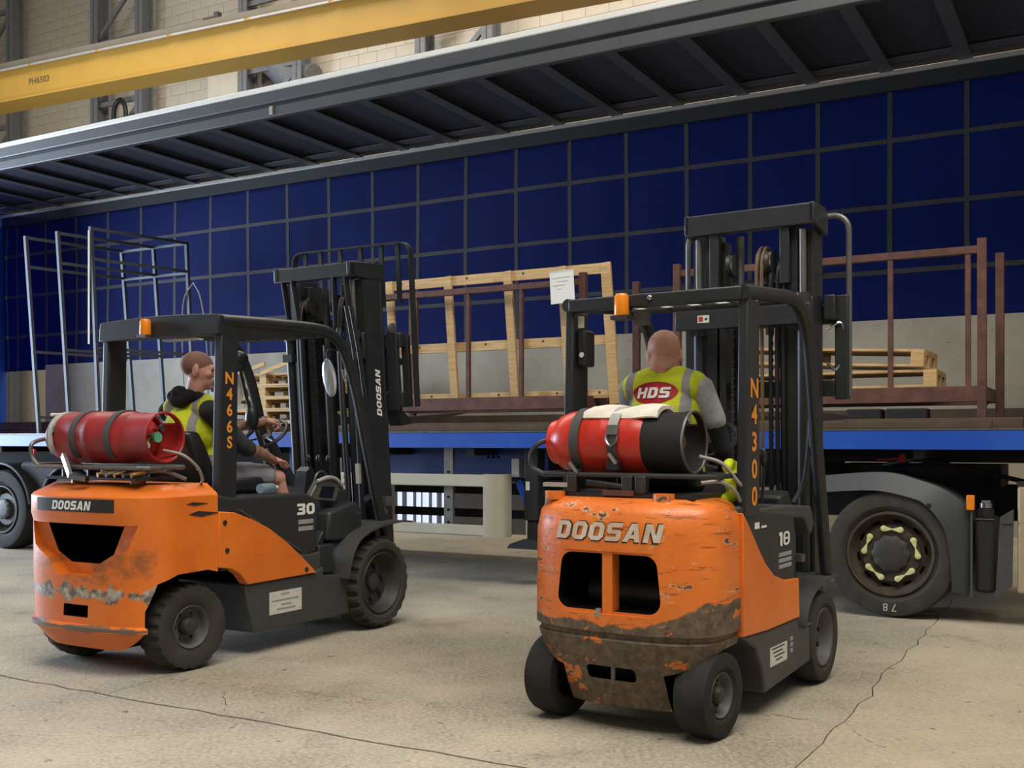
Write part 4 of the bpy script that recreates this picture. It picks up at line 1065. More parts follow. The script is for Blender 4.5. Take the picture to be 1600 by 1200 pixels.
    steering(F, (-.47, .06, 1.40), .165, (-.2, .03, .98), R(-38))
    # levers beside the column
    for k, (x, y) in enumerate(((-.32, -.22), (-.28, -.28), (-.24, -.34))):
        MB().tube([(x + .06, y, 1.0), (x + .02, y, 1.16), (x - .01, y, 1.2)], [.008, .008, .008], 7).ell((x - .015, y, 1.225), (.02, .02, .035), 10, 7).build('control_lever', 'black_vinyl', F)
    MB().prism([(-.43, .98), (-.40, 1.14), (-.35, 1.17), (-.29, 1.12), (-.26, .98)], 'y', -.26, -.16).build('lever_cowl', 'black_vinyl', F)
    MB().tube(smooth_path([(-.40, -.31, 1.02), (-.36, -.32, 1.12), (-.28, -.32, 1.13), (-.24, -.32, 1.04)]), .008, 6).build('lever_guard', 'dull_steel', F)
    wb_ = thing('water_bottle', 'small clear plastic bottle lying beside the seat of the left forklift', 'bottle', F1M @ Vector((-1.05, -.42, 1.01)), F1_ROT)
    MB().lathe([(.001, 0), (.03, 0), (.033, .02), (.033, .14), (.014, .17)], (0, 0, .034), (1, .15, 0), 16).build('bottle_body', 'bottle_plastic', wb_)
    MB().lathe([(.016, .17), (.016, .195), (.001, .195)], (0, 0, .034), (1, .15, 0), 14).build('bottle_cap', 'label_white', wb_)
    # gas bottle rack
    R1 = MB().tube([(-2.08, .40, 1.20), (-2.08, -.46, 1.20), (-2.04, -.50, 1.20), (-1.78, -.50, 1.20), (-1.74, -.46, 1.20), (-1.74, .40, 1.20), (-1.78, .44, 1.21), (-2.04, .44, 1.21)], .014, 8, True).build('rack_frame', 'dull_steel', F)
    MB().tube(smooth_path([(-2.06, .42, 1.20), (-2.07, .47, 1.26), (-2.06, .48, 1.34), (-1.92, .48, 1.37), (-1.78, .48, 1.34), (-1.76, .47, 1.26), (-1.76, .42, 1.20)]), .013, 8).build('rack_hoop', 'dull_steel', R1)
    for y in (-.32, 0, .3): MB().beam((-2.08, y, 1.195), (-1.74, y, 1.195), .05, .012).build('cradle_bar', 'dark_steel', R1)
    MB().box(-2.06, -1.76, -.42, .36, 1.126, 1.142).build('rack_plate', 'dark_steel', R1)
    for x, y in ((-2.0, -.30), (-2.0, .24), (-1.82, -.3), (-1.82, .24)): MB().cyl((x, y, 1.14), (x, y, 1.19), .03, n=12).build('rack_mount', 'dark_steel', R1)
    MB().beam((-2.09, .16, 1.27), (-2.12, .06, 1.15), .02, .035).beam((-2.12, .06, 1.15), (-2.1, -.06, 1.13), .03, .03).build('latch_lever', 'bright_steel', R1)
    for k in range(5): MB().cyl((-2.06, -.1 - .07 * k, 1.155), (-1.98, -.12 - .07 * k, 1.17), .016, n=8).build('pipe_fitting', 'dull_steel' if k % 2 else 'brass', R1)
    MB().tube(smooth_path([(-1.86, -.42, 1.30), (-1.80, -.52, 1.27), (-1.72, -.55, 1.20), (-1.66, -.53, 1.13), (-1.62, -.48, 1.10)]), .009, 8).build('gas_hose', 'hose_grey', F)
    MB().tube(smooth_path([(-2.04, -.1, 1.16), (-1.98, -.3, 1.15), (-1.9, -.45, 1.18), (-1.78, -.52, 1.13)]), .012, 8).build('gas_hose', 'dull_steel', F)
    # mast, carriage, backrest, forks
    T, mk = mast(F, .35, R(4.7), .365, 2.60, .175, .555, 2.6, 'DOOSAN')
    mk(MB().box(.175, .235, -.365, .375, 2.585, 2.69), 'crosshead', bevel=.008)
    for s in (-1, 1):
        mk(MB().prism([(.17, 2.60), (.17, 2.70), (.60, 2.70), (.60, 2.575), (.40, 2.575)], 'y', s * .365, s * .335), 'crosshead_plate', bevel=.006)
        mk(MB().beam((.19, s * .20, 2.60), (.22, s * .17, 2.22), .05, .014, (0, 1, 0)), 'hose_guide', bevel=.003)
        mk(MB().beam((.2, s * .30, 2.60), (.24, s * .29, 2.26), .05, .014, (0, 1, 0)), 'hose_guide', bevel=.003)
    for z, h in ((.42, .14), (1.22, .11), (2.2, .10)): mk(MB().box(.44, .50, -.33, .33, z, z + h), 'mast_tie', bevel=.006)
    mk(MB().cyl((.33, .0, .45), (.33, 0, 2.1), .045, n=18), 'free_lift_cylinder')
    mk(MB().cyl((.33, .0, 2.1), (.33, 0, 2.52), .026, n=14), 'piston_rod', 'dark_steel')
    for k, (y, r_) in enumerate(((.17, .016), (.2, .014), (-.19, .016), (-.215, .014))):
        hanging(F, T, [(.24, y, .7), (.22, y, 1.5), (.22, y, 2.2), (.27, y, 2.42), (.36, y, 2.4), (.38, y, 2.1), (.38, y, 1.6)], r_, 'hose_rubber')
    for k, y in enumerate((-.39, -.41, -.40)):
        hanging(F, None, [(-.05 + .03 * k, y + .06, 2.35), (0 + .03 * k, y + .02, 2.0), (.06 + .03 * k, y, 1.6), (.14 + .02 * k, y - .01, 1.1), (.22 + .01 * k, y, .74)], .013, 'hose_rubber')
    mk(MB().box(.2, .235, -.33, -.30, 1.05, 1.2), 'grease_tag', 'label_white')
    MB().cyl((.12, -.40, .93), (.34, -.40, .78), .03, n=14).build('tilt_cylinder', 'mast_black', F)
    MB().cyl((.20, -.42, .885), (.30, -.42, .81), .036, n=14).box(.3, .40, -.44, -.36, .86, .93).build('tilt_joint', 'dull_steel', F)
    mk(MB().box(.57, .66, -.50, .50, 2.06, 2.17), 'carriage_bar', bevel=.008); mk(MB().box(.57, .66, -.50, .50, 1.60, 1.72), 'carriage_bar', bevel=.008)
    for y in (-.42, -.12, .12, .42): mk(MB().box(.565, .60, y - .05, y + .05, 1.58, 2.18), 'carriage_plate', bevel=.006)
    mk(MB().cyl((.62, -.46, 1.95), (.62, .3, 1.95), .03), 'side_shift_cylinder', 'dark_steel'); mk(MB().cyl((.62, -.46, 1.95), (.62, -.30, 1.95), .018), 'shift_rod', 'bright_steel')
    mk(MB().lathe([(.02, 0), (.05, .005), (.05, .02), (.02, .03)], (.6, -.40, 2.2), (0, -1, 0), 14).box(.56, .64, -.42, -.38, 2.17, 2.22), 'hose_union', 'dull_steel')
    backrest(F, mk, .66, .575, 1.60, 2.86, (-.455, -.30, -.1, .1, .3, .455), .47)
    mk(MB().box(.655, .665, -.50, .50, 2.42, 2.434), 'backrest_wire', 'dark_steel')
    for s in (-1, 1): mk(MB().box(.64, .68, s * .52, s * .46, 1.60, 2.15), 'backrest_plate', bevel=.004)
    for s in (-1, 1):
        y = s * .33; secs = []
        f = MB().prism([(.665, 1.55), (.665, 2.14), (.715, 2.14), (.725, 1.57), (.80, 1.515), (1.65, 1.50), (1.65, 1.49), (.70, 1.45)], 'y', y - .06, y + .06)
        mk(f, 'fork', 'dark_steel', .004)
build_f1()
gt, A, bl, L = gas_cylinder('dark red gas bottle with green tap strapped on the left forklift', F1M, (-1.91, 0, 1.375), .42, -.49, .155, 'red_cylinder_dirty', 'red_cylinder_dirty')
s_ = strap_round(gt, A, .30, .156, 'webbing_dark', .05); strap_round(gt, A, .60, .156, 'webbing_dark', .05)
strap_round(gt, A, .10, .152, 'webbing_grey', .05, 40, 200)
bk = MB().box(-.02, .02, -.03, .03, -.006, .006).build('buckle', 'bright_steel', gt); bk.location = (-.15, A(.12)[1], .20); bk.rotation_euler = (0, R(-70), 0)
MB().tube(smooth_path([(-.11, A(.1)[1], .26), (-.16, A(.12)[1], .2), (-.165, A(.13)[1], .12), (-.14, A(.12)[1], .06)]), .012, 6).build('strap_tail', 'webbing_grey', gt)
MB().box(-.06, .08, -.04, .07, .285, .305).map(lambda p: p + Vector((0, A(.05)[1], 0))).build('white_pad', 'padding_white', gt, bevel=.008)

# ------------------------------------------------------------------ RIGHT FORKLIFT (marked 18)
F2_LOC, F2_ROT = (1.334, 6.28, 0), .991
F2M = Matrix.Translation(F2_LOC) @ Matrix.Rotation(F2_ROT, 4, 'Z')
F2 = thing('forklift_truck', 'scuffed orange forklift marked 18 with a battered brown rear, seen from behind', 'forklift', F2_LOC, F2_ROT, 'orange forklift trucks')
xr2 = lambda y: -1.36 - .295 * (1 - min(1, abs(y) / .49) ** 2.7) ** (1 / 2.7)
def build_f2():
    F = F2
    secs = [plan_section(z, -1.24, .49, xr2, ri, si) for z, ri, si in
            ((.115, .12, .14), (.18, .085, .11), (.32, .03, .05), (.44, .005, .012), (.452, .018, .02), (.466, .018, .02), (.478, 0, .0), (.56, .0, 0), (.93, .01, 0), (1.02, .03, .015), (1.06, .06, .04), (1.085, .12, .09))]
    cw = MB().loft(secs).build('counterweight', 'orange_paint_worn', F)
    arch = [(-1.70, -.1), (-1.655, .16), (-1.60, .28), (-1.52, .36), (-1.40, .405), (-1.25, .41), (-1.1, .36), (-1.02, .25), (-.95, -.1)]
    def rr(y0, y1, z0, z1, r): return [p for c, a in (((y1 - r, z1 - r), 0), ((y0 + r, z1 - r), 90), ((y0 + r, z0 + r), 180), ((y1 - r, z0 + r), 270)) for p in arc(c, r, a, a + 90, 5)]
    op = [(y * (1 + .12 * (z - .57) / .26 * 0 ) * (.94 + .06 * (z < .7)), z) for y, z in rr(-.265, .265, .572, .835, .06)]
    lip = [(y * 1.07, .70 + (z - .70) * 1.09) for y, z in op]
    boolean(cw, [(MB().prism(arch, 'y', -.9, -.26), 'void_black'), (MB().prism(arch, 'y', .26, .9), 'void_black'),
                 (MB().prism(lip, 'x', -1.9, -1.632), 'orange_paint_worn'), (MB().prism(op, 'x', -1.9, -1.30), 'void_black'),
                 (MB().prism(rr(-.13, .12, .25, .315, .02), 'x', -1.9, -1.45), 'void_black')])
    MB().box(-1.638, -1.57, -.026, .026, .56, .85).build('grille_post', 'orange_paint', F)
    MB().cyl((-1.40, -.20, .63), (-1.40, .2, .63), .06, n=20).build('silencer', 'dark_steel', F)
    MB().cyl((-1.645, .04, .545), (-1.645, .04, .585), .014, n=10).build('drain_bolt', 'bright_steel', F)
    MB().cyl((-1.585, -.005, .23), (-1.585, -.005, .335), .012, n=10).build('tow_pin', 'dull_steel', F)
    zt = lambda b: .945 + b
    block_lettering('DOOSAN', .094, lambda a, b: (xr2(-a) + .009 - .0015, -a, zt(b) - .008), 'dark_print', F, shear=.25, wide=1.02, gap=.10, name='lettering_outline')
    block_lettering('DOOSAN', .084, lambda a, b: (xr2(-a) + .009 - .003, -a, zt(b) - .007), 'worn_print', F, shear=.25, wide=1.13, gap=.14)
    for y in (.36, -.22): MB().cyl((-1.50, y, 1.07), (-1.50, y, 1.11), .05, n=20).build('cover_boss', 'orange_paint_worn', F)
    panel = [(-1.245, 1.02), (-1.16, .95), (-1.06, .855), (-.95, .76), (-.82, .685), (-.66, .645), (-.445, .632), (-.43, .425), (-.90, .425), (-1.245, .44)]
    def sides(s):
        MB().prism(panel, 'y', s * .42, s * .503).build('side_panel', 'orange_paint', F, bevel=.006)
    mirrored(sides)
    hood = [(-1.25, 1.05), (-1.12, 1.05), (-.52, 1.01), (-.47, .97), (-.45, .88), (-.46, .62), (-.8, .6), (-1.2, .6)]
    hd = MB().prism(hood, 'y', -.488, .488).build('hood', 'black_panel', F, bevel=.02)
    block_lettering('18', .07, lambda a, b: (-.64 + a, -.4915, .855 + b), 'white_print', hd, wide=1.7)
    for k in range(3): MB().box(-.72, -.53, -.4885, -.491, .765 - .03 * k, .785 - .03 * k).build('maker_text', 'grey_print', hd)
    MB().box(-1.06, -1.0, -.4885, -.491, .93, .96).box(-.97, -.9, -.4885, -.491, .93, .94).build('hood_mark', 'white_print', hd)
    ch = MB().prism([(-1.245, .44), (-.9, .425), (-.44, .425), (-.43, .36), (-.25, .36), (-.23, .16), (-.94, .12), (-.98, .25), (-1.06, .36)], 'y', -.497, .497).build('chassis', 'chassis_grey', F, bevel=.012)
    lp = MB().box(-.87, -.62, -.4972, -.4985, .235, .33).build('data_plate', 'label_white', ch)
    for k in range(4): MB().box(-.85 + .02 * k, -.66 - .03 * (k % 2), -.4986, -.499, .315 - .02 * k, .322 - .02 * k).build('print_line', 'dark_print', lp)
    for k in range(3): MB().box(-.57, -.53, -.4972, -.4985, .26 + .03 * k, .28 + .03 * k).build('decal', 'grey_print', ch)
    MB().box(-.36, -.24, -.5, -.42, .361, .372).build('tread_plate', 'dull_steel', F)
    MB().box(-.46, .05, -.42, .42, .34, .42).build('floor_plate', 'black_panel', F)
    MB().prism([(-1.0, 1.03), (-.5, 1.02), (-.20, 1.0), (-.14, .90), (-.2, .84), (-.3, .94), (-.56, .96), (-1.0, 1.0)], 'y', -.49, -.24).build('console', 'chassis_grey', F, bevel=.012)
    MB().prism([(-.22, .42), (-.26, 1.05), (-.12, 1.08), (.02, .9), (.02, .42)], 'y', -.34, .40).build('dash', 'black_panel', F, bevel=.02)
    MB().box(-.30, -.24, -.47, -.38, .70, .74).build('pedal', 'dull_steel', F)
    for k, (x, y, h) in enumerate(((-.86, -.34, .17), (-.72, -.33, .20), (-.50, -.32, .24))):
        MB().tube([(x, y, 1.02), (x + .03, y, 1.02 + h * .6), (x + .02, y, 1.02 + h)], .008, 7).ell((x + .02, y, 1.03 + h), (.022, .022, .05), 12, 8).build('control_lever', 'black_vinyl', F)
    def fender(s):
        pts = [(-.36, .36), (-.30, .46), (-.18, .53), (0, .56), (.16, .575), (.26, .57)]
        secs = [[(p.x, s * .27, p.z), (p.x, s * .515, p.z), (p.x + .002, s * .515, p.z + .014), (p.x + .002, s * .27, p.z + .014)] for p in smooth_path([(x, 0, z) for x, z in pts], 3)]
        MB().loft(secs).build('fender', 'chassis_grey', F, ang=50)
    mirrored(fender)
    for s in (-1, 1):
        wheel(F, (0, s * .42, .255), .255, .165, .18, s, style='fork_drive', tyre='rubber_dusty', rim='rim_grey')
        wheel(F, (-1.40, s * .395, .2), .2, .105, .165, s, steer=R(-5), style='fork_steer', tyre='rubber', rim='rim_grey')
    MB().cyl((-1.4, -.33, .2), (-1.4, .33, .2), .045).box(-1.5, -1.3, -.22, .22, .12, .42).build('steer_axle', 'under_black', F)
    MB().cyl((0, -.36, .255), (0, .36, .255), .09).build('drive_axle', 'under_black', F)
    def leg(s):
        l = MB().prism([(-1.20, 1.0), (-1.03, 1.0), (-1.01, 2.02), (-1.165, 2.04)], 'y', s * .448, s * .498).build('rear_leg', 'black_paint', F, bevel=.008)
        if s < 0: stacked('N4300', -1.09, -.4995, (1.60, 1.475, 1.345, 1.215, 1.085), .125, l, 1.15)
        pth = smooth_path([(-1.18, s * .475, 2.055), (-.85, s * .475, 2.08), (-.50, s * .475, 2.10), (-.31, s * .47, 2.055), (-.20, s * .47, 1.93), (-.13, s * .47, 1.70), (-.02, s * .47, 1.25), (.14, s * .47, .6)], 6)
        MB().tube(pth, .036, 10).build('side_rail', 'black_paint', F, ang=60)
    mirrored(leg)
    MB().box(-1.19, -1.12, -.47, .47, 2.02, 2.085).build('rear_header', 'black_paint', F, bevel=.008)
    MB().cyl((-.44, -.47, 2.10), (-.44, .47, 2.10), .022).build('front_header', 'black_paint', F)
    for i in range(6):
        y = -.40 + .16 * i; MB().beam((-1.13, y, 2.055), (-.44, y, 2.095), .026, .014).build('roof_bar', 'black_paint', F)
    MB().loft([[(x, -.43, z), (x, .43, z), (x, .43, z + .004), (x, -.43, z + .004)] for x, z in ((-1.12, 2.066), (-.46, 2.106))]).build('roof_sheet', 'milky_sheet', F)
    bb = MB().box(-1.27, -1.19, .09, .18, 1.955, 1.975).beam((-1.2, .13, 1.965), (-1.16, .13, 2.03), .04, .012).box(-1.19, -1.14, .02, .09, 1.93, 2.0).build('beacon_bracket', 'dark_steel', F)
    MB().lathe([(.036, 0), (.038, .01), (.036, .095), (.028, .108), (0, .11)], (-1.235, .135, 1.976), (0, 0, 1), 20).build('beacon', 'amber_lens', F)
    MB().ell((-1.195, .0, 2.06), (.01, .014, .014), 10, 7).build('roof_bolt', 'bright_steel', F)
    sb = MB().box(-1.14, -1.04, .39, .446, 1.74, 1.93).build('switch_box', 'black_vinyl', F, bevel=.012)
    MB().box(-1.1415, -1.14, .40, .436, 1.94, 2.0).build('sticker', 'label_white', F); MB().cyl((-1.14, .415, 1.80), (-1.144, .415, 1.80), .014, n=10).build('switch', 'label_white', sb)
    seat(F, -1.0, .02, 1.05, .46, .36)
    steering(F, (-.40, .03, 1.36), .17, (-.18, .03, 1.0), R(-35))
    # rack
    rk = MB().tube([(-1.47, .44, 1.19), (-1.47, -.40, 1.19), (-1.43, -.44, 1.19), (-1.15, -.44, 1.19), (-1.11, -.40, 1.19), (-1.11, .44, 1.19), (-1.15, .48, 1.19), (-1.43, .48, 1.19)], .013, 8, True).build('rack_frame', 'mast_black', F)
    MB().tube(smooth_path([(-1.45, .46, 1.19), (-1.45, .52, 1.22), (-1.45, .535, 1.28), (-1.43, .50, 1.34), (-1.30, .48, 1.36), (-1.16, .50, 1.34), (-1.13, .52, 1.22), (-1.13, .46, 1.19)]), .013, 8).build('rack_hoop', 'mast_black', rk)
    MB().box(-1.48, -1.10, -.36, .44, 1.085, 1.105).build('rack_plate', 'mast_black', rk)
    for y in (.28, -.02, -.09): MB().box(-1.485, -1.44, y - .028, y + .028, 1.105, 1.19).build('rack_mount', 'dark_steel', rk, bevel=.006)
    for y in (.32, .05, -.22): MB().beam((-1.47, y, 1.185), (-1.11, y, 1.185), .05, .012).build('cradle_bar', 'dark_steel', rk)
    MB().box(-1.50, -1.44, -.06, .10, 1.095, 1.12).build('latch', 'rusty_steel', rk)
    MB().cyl((-1.46, .20, 1.155), (-1.46, .0, 1.13), .02, n=10).build('release_handle', 'hose_rubber', rk)
    MB().box(-1.50, -1.46, .30, .43, 1.13, 1.15).build('side_label', 'webbing_grey', rk)
    for r_, pts in ((.009, [(-1.28, -.30, 1.28), (-1.26, -.40, 1.25), (-1.22, -.46, 1.17), (-1.16, -.47, 1.12), (-1.12, -.42, 1.08)]), (.009, [(-1.40, -.36, 1.16), (-1.36, -.44, 1.165), (-1.28, -.475, 1.12), (-1.2, -.47, 1.07)])):
        MB().tube(smooth_path(pts), r_, 8).build('gas_hose', 'hose_grey', F)
    # mast
    T, mk = mast(F, .28, R(.6), .375, 2.62, .13, .40, 2.6)
    mk(MB().box(.15, .21, -.40, .40, 2.61, 2.735), 'crosshead', bevel=.008)
    for s in (-1, 1):
        mk(MB().prism([(.15, 2.62), (.15, 2.738), (.36, 2.738), (.42, 2.70), (.42, 2.58), (.36, 2.58)], 'y', s * .405, s * .372), 'crosshead_plate', bevel=.006)
        mk(MB().box(.17, .24, s * .19, s * .25, 2.28, 2.62), 'hose_guide', bevel=.006)
    for z, h in ((.38, .14), (1.16, .13), (2.22, .09)): mk(MB().box(.30, .35, -.33, .33, z, z + h), 'mast_tie', bevel=.006)
    mk(MB().cyl((.28, .09, .45), (.28, .09, 2.3), .04, n=18), 'free_lift_cylinder'); mk(MB().cyl((.28, .09, 2.3), (.28, .09, 2.6), .022, n=14), 'piston_rod', 'dull_steel')
    mk(MB().lathe([(.05, -.03), (.085, -.03), (.075, -.012), (.075, .012), (.085, .03), (.05, .03)], (.26, -.07, 2.42), (0, 1, 0), 24), 'hose_sheave', 'dark_steel')
    for y in (-.055, -.085):
        hanging(F, T, [(.17, y, .95), (.17, y, 1.6), (.165, y, 2.2), (.172, y, 2.42), (.26, y, 2.515), (.345, y, 2.42), (.345, y, 2.0)], .0115, 'hose_brown')
    for y in (-.13, -.17, -.21):
        hanging(F, T, [(.2, y, .8), (.19, y, 1.5), (.19, y, 2.1), (.21, y, 2.36), (.28, y, 2.40), (.34, y, 2.2), (.34, y, 1.8)], .013, 'hose_rubber')
    hanging(F, None, [(.05, -.36, 2.1), (.02, -.40, 1.8), (.03, -.41, 1.5), (.09, -.40, 1.3), (.15, -.40, 1.15)], .012, 'hose_grey')
    hanging(F, None, [(-.02, -.33, 1.0), (.06, -.37, 1.15), (.10, -.39, 1.5), (.11, -.39, 1.9)], .014, 'hose_rubber')
    mk(MB().box(.42, .50, -.44, .50, 2.055, 2.17), 'carriage_bar', bevel=.006); mk(MB().box(.42, .50, -.44, .50, 1.62, 1.72), 'carriage_bar', bevel=.006)
    mk(MB().box(.085, .13, -.40, .44, 2.03, 2.15), 'mast_cross_member', bevel=.006); st = mk(MB().box(.083, .0848, .215, .29, 2.07, 2.115), 'sticker', 'label_white'); mk(MB().box(.082, .0828, .255, .282, 2.078, 2.108), 'sticker_mark', 'red_print', parent=st); mk(MB().cyl((.082, .235, 2.092), (.083, .235, 2.092), .008, n=10), 'sticker_dot', 'dark_print', parent=st)
    for s in (-1, 1):
        mk(MB().box(.42, .47, s * .44, s * .52, 1.60, 2.22), 'carriage_plate', bevel=.006)
    mk(MB().box(.36, .46, -.39, -.46, 2.07, 2.22), 'side_shift_block', bevel=.008)
    mk(MB().tube(smooth_path([(.4, -.40, 2.02), (.42, -.48, 2.05), (.44, -.50, 1.9), (.42, -.45, 1.78), (.4, -.40, 1.82)]), .009, 7), 'hydraulic_pipe', 'bright_steel')
    backrest(F, mk, .46, .515, 1.62, 2.70, (.32,), 1.0, flat=False)
    mk(MB().box(.455, .462, -.50, .50, 2.345, 2.36), 'backrest_wire', 'dark_steel')
    for s in (-1, 1):
        y = s * .26; mk(MB().prism([(.50, 1.52), (.50, 2.16), (.545, 2.16), (.555, 1.57), (.62, 1.525), (1.5, 1.51), (1.5, 1.50), (.53, 1.47)], 'y', y - .05, y + .05), 'fork', 'dark_steel', .004)
build_f2()
gt2, A, bl, L = gas_cylinder('bright red gas bottle with black collar strapped on the right forklift', F2M, (-1.29, 0, 1.348), .475, -.28, .158, 'red_cylinder_paint', 'under_black')
strap_round(gt2, A, .19, .165, 'webbing_dark', .05); strap_round(gt2, A, .40, .165, 'webbing_dark', .05)
strap_round(gt2, A, .40, .169, 'webbing_grey', .052, 45, 160, 'strap_end')
bk = MB().box(-.024, .024, -.03, .03, -.006, .006).build('buckle', 'dull_steel', gt2); bk.location = (-.163, A(.405)[1], .215); bk.rotation_euler = (0, R(-72), 0)
MB().tube(smooth_path([(-.155, A(.375)[1], .215), (-.172, A(.375)[1], .165), (-.176, A(.40)[1], .14), (-.172, A(.43)[1], .165), (-.155, A(.43)[1], .215)]), .006, 6).build('buckle_loop', 'bright_steel', gt2)
for h, z in ((.405, .105), (.19, .06)):
    y = A(h)[1]; MB().cyl((-.178, y + .012, z), (-.165, y - .02, z - .05), .011, n=10).build('toggle', 'bright_steel', gt2)
    MB().box(-.172, -.13, A(h)[1] - .03, A(h)[1] + .03, z - .085, z - .035).build('anchor', 'under_black', gt2, bevel=.005)
# folded white pad lying on the bottle
secs = []
for k in range(15):
    f = k / 14; y = .16 - .40 * f; r_ = .158 + .004 * math.sin(f * 9)
    ring = []
    for j in range(9):
        a = R(60 + 75 * j / 8); ring.append(((r_) * math.cos(a), y, .158 + r_ * math.sin(a)))
    for j in reversed(range(9)):
        a = R(60 + 75 * j / 8); q = r_ + (.020 + .006 * math.sin(f * 14 + j)) * (1 if 0 < j < 8 else .4); ring.append((q * math.cos(a), y, .158 + q * math.sin(a)))
    secs.append(ring)
pad = MB().loft(secs).build('padded_cover', 'padding_white', None, ang=60)
pad.location = F2M @ Vector((-1.29, .0975, 1.348 - .158)); pad.rotation_euler = (0, 0, F2_ROT)
tag(pad, 'folded white pad lying on top of the bright red gas bottle', 'pad')
# ------------------------------------------------------------------ people
class Fig:
    """union of tapered capsules and ellipsoids grown into one continuous skin; every primitive carries a material"""
    def __init__(self): self.p = []
    def cap(self, a, b, r, r2=None, m=0): self.p.append(('c', Vector(a), Vector(b), r, r if r2 is None else r2, m)); return self
    def chain(self, pts, rs, m=0):
        for i in range(len(pts) - 1): self.cap(pts[i], pts[i + 1], rs[i], rs[i + 1], m)
        return self
    def ell(self, c, r, rot=None, m=0): self.p.append(('e', Vector(c), Vector(r), rot or Matrix.Identity(3), 0, m)); return self
    def raw(self, grow=0.):
        mb = MB()
        for q in self.p:
            if q[0] == 'e': mb.ell(q[1], [x + grow for x in q[2]], 20, 14, q[3])
            else:
                a, b, r1, r2 = q[1], q[2], q[3] + grow, q[4] + grow; d = b - a; L = d.length
                if L < 1e-5: mb.ell(a, (r1,) * 3, 14, 10); continue
                d.normalize(); pts = []; rs = []
                for k in range(5): t = math.pi / 2 * k / 5; pts.append(a - d * r1 * math.cos(t)); rs.append(max(1e-4, r1 * math.sin(t)))
                for k in range(6): t = math.pi / 2 * k / 5; pts.append(b + d * r2 * math.sin(t)); rs.append(max(1e-4, r2 * math.cos(t)))
                mb.tube(pts, rs, 14)
        return mb
    def sd(self, p):
        best, bm_ = 9, 0
        for q in self.p:
            if q[0] == 'e':
                v = q[3].transposed() @ (p - q[1]); k = Vector((v.x / q[2].x, v.y / q[2].y, v.z / q[2].z)).length; s = (k - 1) * min(q[2])
            else:
                d = q[2] - q[1]; t = max(0, min(1, (p - q[1]).dot(d) / max(d.length_squared, 1e-9))); s = (p - q[1] - d * t).length - (q[3] + (q[4] - q[3]) * t)
            if s < best: best, bm_ = s, q[5]
        return bm_
def skin_mesh(mb, name, voxel, smooth, mats):
    o = mb.build(name, mats[0])
    m = o.modifiers.new('r', 'REMESH'); m.mode = 'VOXEL'; m.voxel_size = voxel; m.use_smooth_shade = True
    s = o.modifiers.new('s', 'SMOOTH'); s.factor = .5; s.iterations = smooth
    me = evaluated(o); bpy.data.objects.remove(o)
    me.materials.clear()
    for k in mats: me.materials.append(MATS[k])
    me.polygons.foreach_set('use_smooth', [True] * len(me.polygons)); return me
def head(f, c, yaw, pitch=0, roll=0, skin=0, hair=1, k=1.):
    rot = (Matrix.Rotation(yaw, 3, 'Z') @ Matrix.Rotation(pitch, 3, 'Y') @ Matrix.Rotation(roll, 3, 'X')); c = Vector(c)
    P = lambda x, y, z: c + rot @ Vector((x, y, z)) * k
    n0 = len(f.p)
    f.ell(P(-.012, 0, .03), (.098, .077, .083), rot, hair)
    f.ell(P(.012, 0, -.005), (.082, .070, .098), rot, skin)
    f.ell(P(.038, 0, -.065), (.052, .052, .055), rot, skin)          # jaw
    f.ell(P(.075, 0, -.098), (.02, .022, .016), rot, skin)           # chin
    f.cap(P(.085, .03, .02), P(.085, -.03, .02), .013, m=skin)        # brow
    f.chain([P(.088, 0, .012), P(.104, 0, -.018), P(.110, 0, -.028)], [.008, .011, .013], skin)   # nose
    for s in (-1, 1):
        f.ell(P(.100, s * .012, -.030), (.009, .008, .007), rot, skin)
        f.ell(P(.055, s * .045, -.022), (.03, .018, .026), rot, skin)   # cheeks
        er = rot @ Matrix.Rotation(s * R(22), 3, 'Z')
        f.ell(P(-.008, s * .079, -.008), (.021, .010, .036), er, skin); f.ell(P(-.006, s * .081, -.036), (.011, .007, .012), er, skin)
    f.cap(P(.088, .017, -.06), P(.088, -.017, -.06), .008, m=skin); f.cap(P(.086, .015, -.072), P(.086, -.015, -.072), .008, m=skin)
    for i in range(n0, len(f.p)):
        q = f.p[i]; f.p[i] = (q[0], q[1], q[2] * k, q[3], q[4], q[5]) if q[0] == 'e' else (q[0], q[1], q[2], q[3] * k, q[4] * k, q[5])
    return P
def hand(f, w, d, n, curl, spread=.0, m=0, sgn=1, scale=1.):
    """w wrist, d finger direction, n direction the fingers curl to; sgn puts the thumb on +s or -s"""
    w, d, n = Vector(w), Vector(d).normalized(), Vector(n); n = (n - d * n.dot(d)).normalized(); s = d.cross(n) * sgn; k = scale
    f.ell(w + d * .045 * k, (.05 * k, .04 * k, .017 * k), Matrix((d, s, n)).transposed(), m)
    f.cap(w - d * .01, w + d * .03, .024 * k, .026 * k, m)
    for i, (off_, ln) in enumerate(((.030, .040), (.011, .045), (-.009, .042), (-.028, .033))):
        a = w + d * .082 * k + s * off_ * k; ang = 0; pts = [a]; dd = d
        for j, q in enumerate((1, .75, .6)):
            ang += R(curl[j]); dd = d * math.cos(ang) + n * math.sin(ang) + s * (spread * off_ * 8 if j == 0 else 0); dd.normalize(); pts.append(pts[-1] + dd * ln * q * k)
        f.chain(pts, [.0095 * k, .009 * k, .0085 * k, .0075 * k], m)
    b = w + d * .02 * k + s * .03 * k; t1 = b + (d * .6 + s * .75 + n * .25).normalized() * .038 * k; t2 = t1 + (d * .85 + n * .5 - s * .05).normalized() * .032 * k; t3 = t2 + (d * .75 + n * .65 - s * .3).normalized() * .024 * k
    f.chain([b, t1, t2, t3], [.014 * k, .0115 * k, .0105 * k, .009 * k], m)
